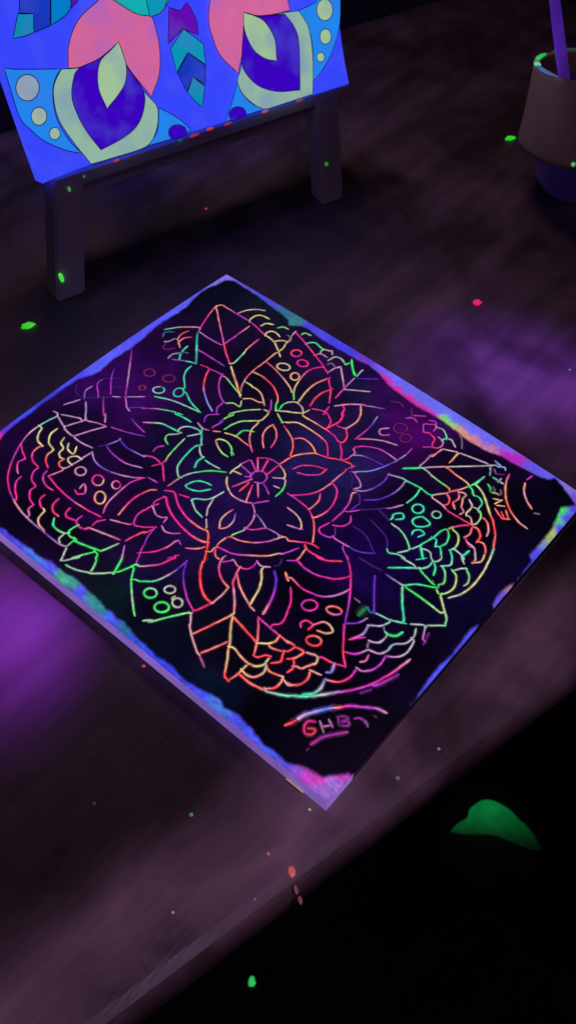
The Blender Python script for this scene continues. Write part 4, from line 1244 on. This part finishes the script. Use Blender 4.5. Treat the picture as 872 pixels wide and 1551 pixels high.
def tube(pts, rad, n=12):
    bm = bmesh.new(); prev = None; P = [Vector(p) for p in pts]
    for i, p in enumerate(P):
        t = (P[min(i+1, len(P)-1)]-P[max(i-1, 0)]).normalized(); e1 = t.cross(Vector((1, 0, 0))).normalized(); e2 = t.cross(e1)
        ring = [bm.verts.new(p+(e1*math.cos(a)+e2*math.sin(a))*rad[i]) for a in (2*math.pi*k/n for k in range(n))]
        if prev:
            for k in range(n): bm.faces.new((prev[k], prev[(k+1) % n], ring[(k+1) % n], ring[k]))
        else: bm.faces.new(ring[::-1])
        prev = ring
    bm.faces.new(prev); return bm

M_brush = fluor('violet_brush_handle', (70, 28, 150), base=(0.30, 0.20, 0.45), rough=0.3, lo=0.55, hi=1.1, scale=40, gain=0.8)
br = empty('paintbrush', loc=(0.4994, 0.0398, 0.02))
tag(br, 'thin violet paintbrush handle sticking up out of the jar', 'paintbrush')
D = Vector((-0.409, 0.207, 1.0))
bp = lambda z: D*(z-0.02)
bm_obj('handle', tube([bp(0.05+0.21*i/12) for i in range(13)], [0.0030+0.0019*math.sin(math.pi*min(1, i/12+0.1)) for i in range(13)]), M_brush, br, True)
bm_obj('ferrule', tube([bp(0.032), bp(0.036), bp(0.044), bp(0.050)], [0.0031, 0.0034, 0.0033, 0.0031]), plain('dull_metal', [(0.3, (0.3, 0.3, 0.3)), (0.7, (0.5, 0.5, 0.5))], 80, 0.35), br, True)
bm_obj('bristles', tube([bp(0.012), bp(0.016), bp(0.024), bp(0.032)], [0.0004, 0.0022, 0.0036, 0.0031]), plain('dark_bristle', [(0.3, (0.03, 0.02, 0.02)), (0.7, (0.08, 0.05, 0.04))], 300, 0.8), br, True)

# ------------------------------------------------------------------ loose crumbs of fluorescent paint
def crumb(x, y, rgb, r, ex, rot, label, z=0.0, flat=0.4, seed=0):
    bm = blob(r, flat, ex=ex, jit=0.45, seed=seed)
    lo = min(v.co.z for v in bm.verts)
    bmesh.ops.transform(bm, matrix=Matrix.Rotation(math.radians(rot), 4, 'Z') @ Matrix.Translation((0, 0, -lo)), verts=bm.verts)
    o = bm_obj('paint_crumb', bm, fm(rgb), None, True); o.location = (x, y, z); return tag(o, label, 'paint crumb', 'loose crumbs of glowing paint')
crumb(0.0045, 0.2608, (66, 205, 46), 0.0034, 1.7, -22, 'bright green paint crumb on the table by the left leg of the stand', seed=31)
crumb(0.5190, 0.1200, (40, 215, 30), 0.0034, 1.7, -25, 'bright green paint crumb on the table beside the jar', seed=33)
crumb(0.2868, 0.0069, (228, 14, 110), 0.0036, 1.0, 0, 'pink paint crumb on the table between the jar and the black canvas', seed=35)
crumb(-0.1183, -0.1201, (50, 200, 90), 0.0042, 1.5, 30, 'tiny green paint crumb on the dark floor below the table edge', z=-0.75, seed=37)

# ------------------------------------------------------------------ the green leaf on the floor
LF = [(0.1937, -0.1991), (0.2089, -0.201), (0.2206, -0.2065), (0.2322, -0.2025), (0.2438, -0.2046), (0.2532, -0.2083), (0.261, -0.2178), (0.2644, -0.2328), (0.2654, -0.2467), (0.2634, -0.26), (0.264, -0.2716),
      (0.262, -0.2847), (0.2553, -0.3076), (0.2442, -0.2956), (0.2352, -0.2801), (0.226, -0.2574), (0.2182, -0.2409), (0.2034, -0.2193), (0.1961, -0.2048)]
P = smooth_poly(LF); n = len(P)
top = [p for p in P]; cx = sum(p[0] for p in P)/n; cy = sum(p[1] for p in P)/n
V, F, Gc = [], [], []
RG = 9
def lh(x, y):                                                       # the leaf arches along its length
    u = ((x-0.194)*0.49+(y+0.199)*-0.87)/0.125; v = (x-cx)*0.87+(y-cy)*0.49
    return -0.745+0.018*math.sin(math.pi*min(1, max(0, u)))-0.25*abs(v)*0.5+0.004
for k_ in range(RG+1):
    f = k_/RG
    for (x, y) in P:
        X_ = cx+(x-cx)*f; Y_ = cy+(y-cy)*f
        V.append((X_, Y_, lh(X_, Y_)))
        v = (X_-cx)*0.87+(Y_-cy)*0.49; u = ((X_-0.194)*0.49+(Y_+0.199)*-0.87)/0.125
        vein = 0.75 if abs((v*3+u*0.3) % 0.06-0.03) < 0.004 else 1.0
        hi_ = min(1, max(0, 0.42+v*28)); fade = min(1, max(0.10, 1.6-u*1.55))  # leaf's shading painted in: bright upper half, darkening towards the tip
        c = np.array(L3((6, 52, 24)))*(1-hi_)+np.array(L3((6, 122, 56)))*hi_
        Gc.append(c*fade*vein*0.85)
for k_ in range(RG):
    for i in range(n): F.append((k_*n+i, k_*n+(i+1) % n, (k_+1)*n+(i+1) % n, (k_+1)*n+i))
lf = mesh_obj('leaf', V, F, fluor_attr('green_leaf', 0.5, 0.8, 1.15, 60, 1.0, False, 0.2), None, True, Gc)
sd_ = lf.modifiers.new('thickness', 'SOLIDIFY'); sd_.thickness = 0.0012; sd_.offset = -1
tag(lf, 'green pointed leaf lying on the dark floor below the table edge', 'leaf')
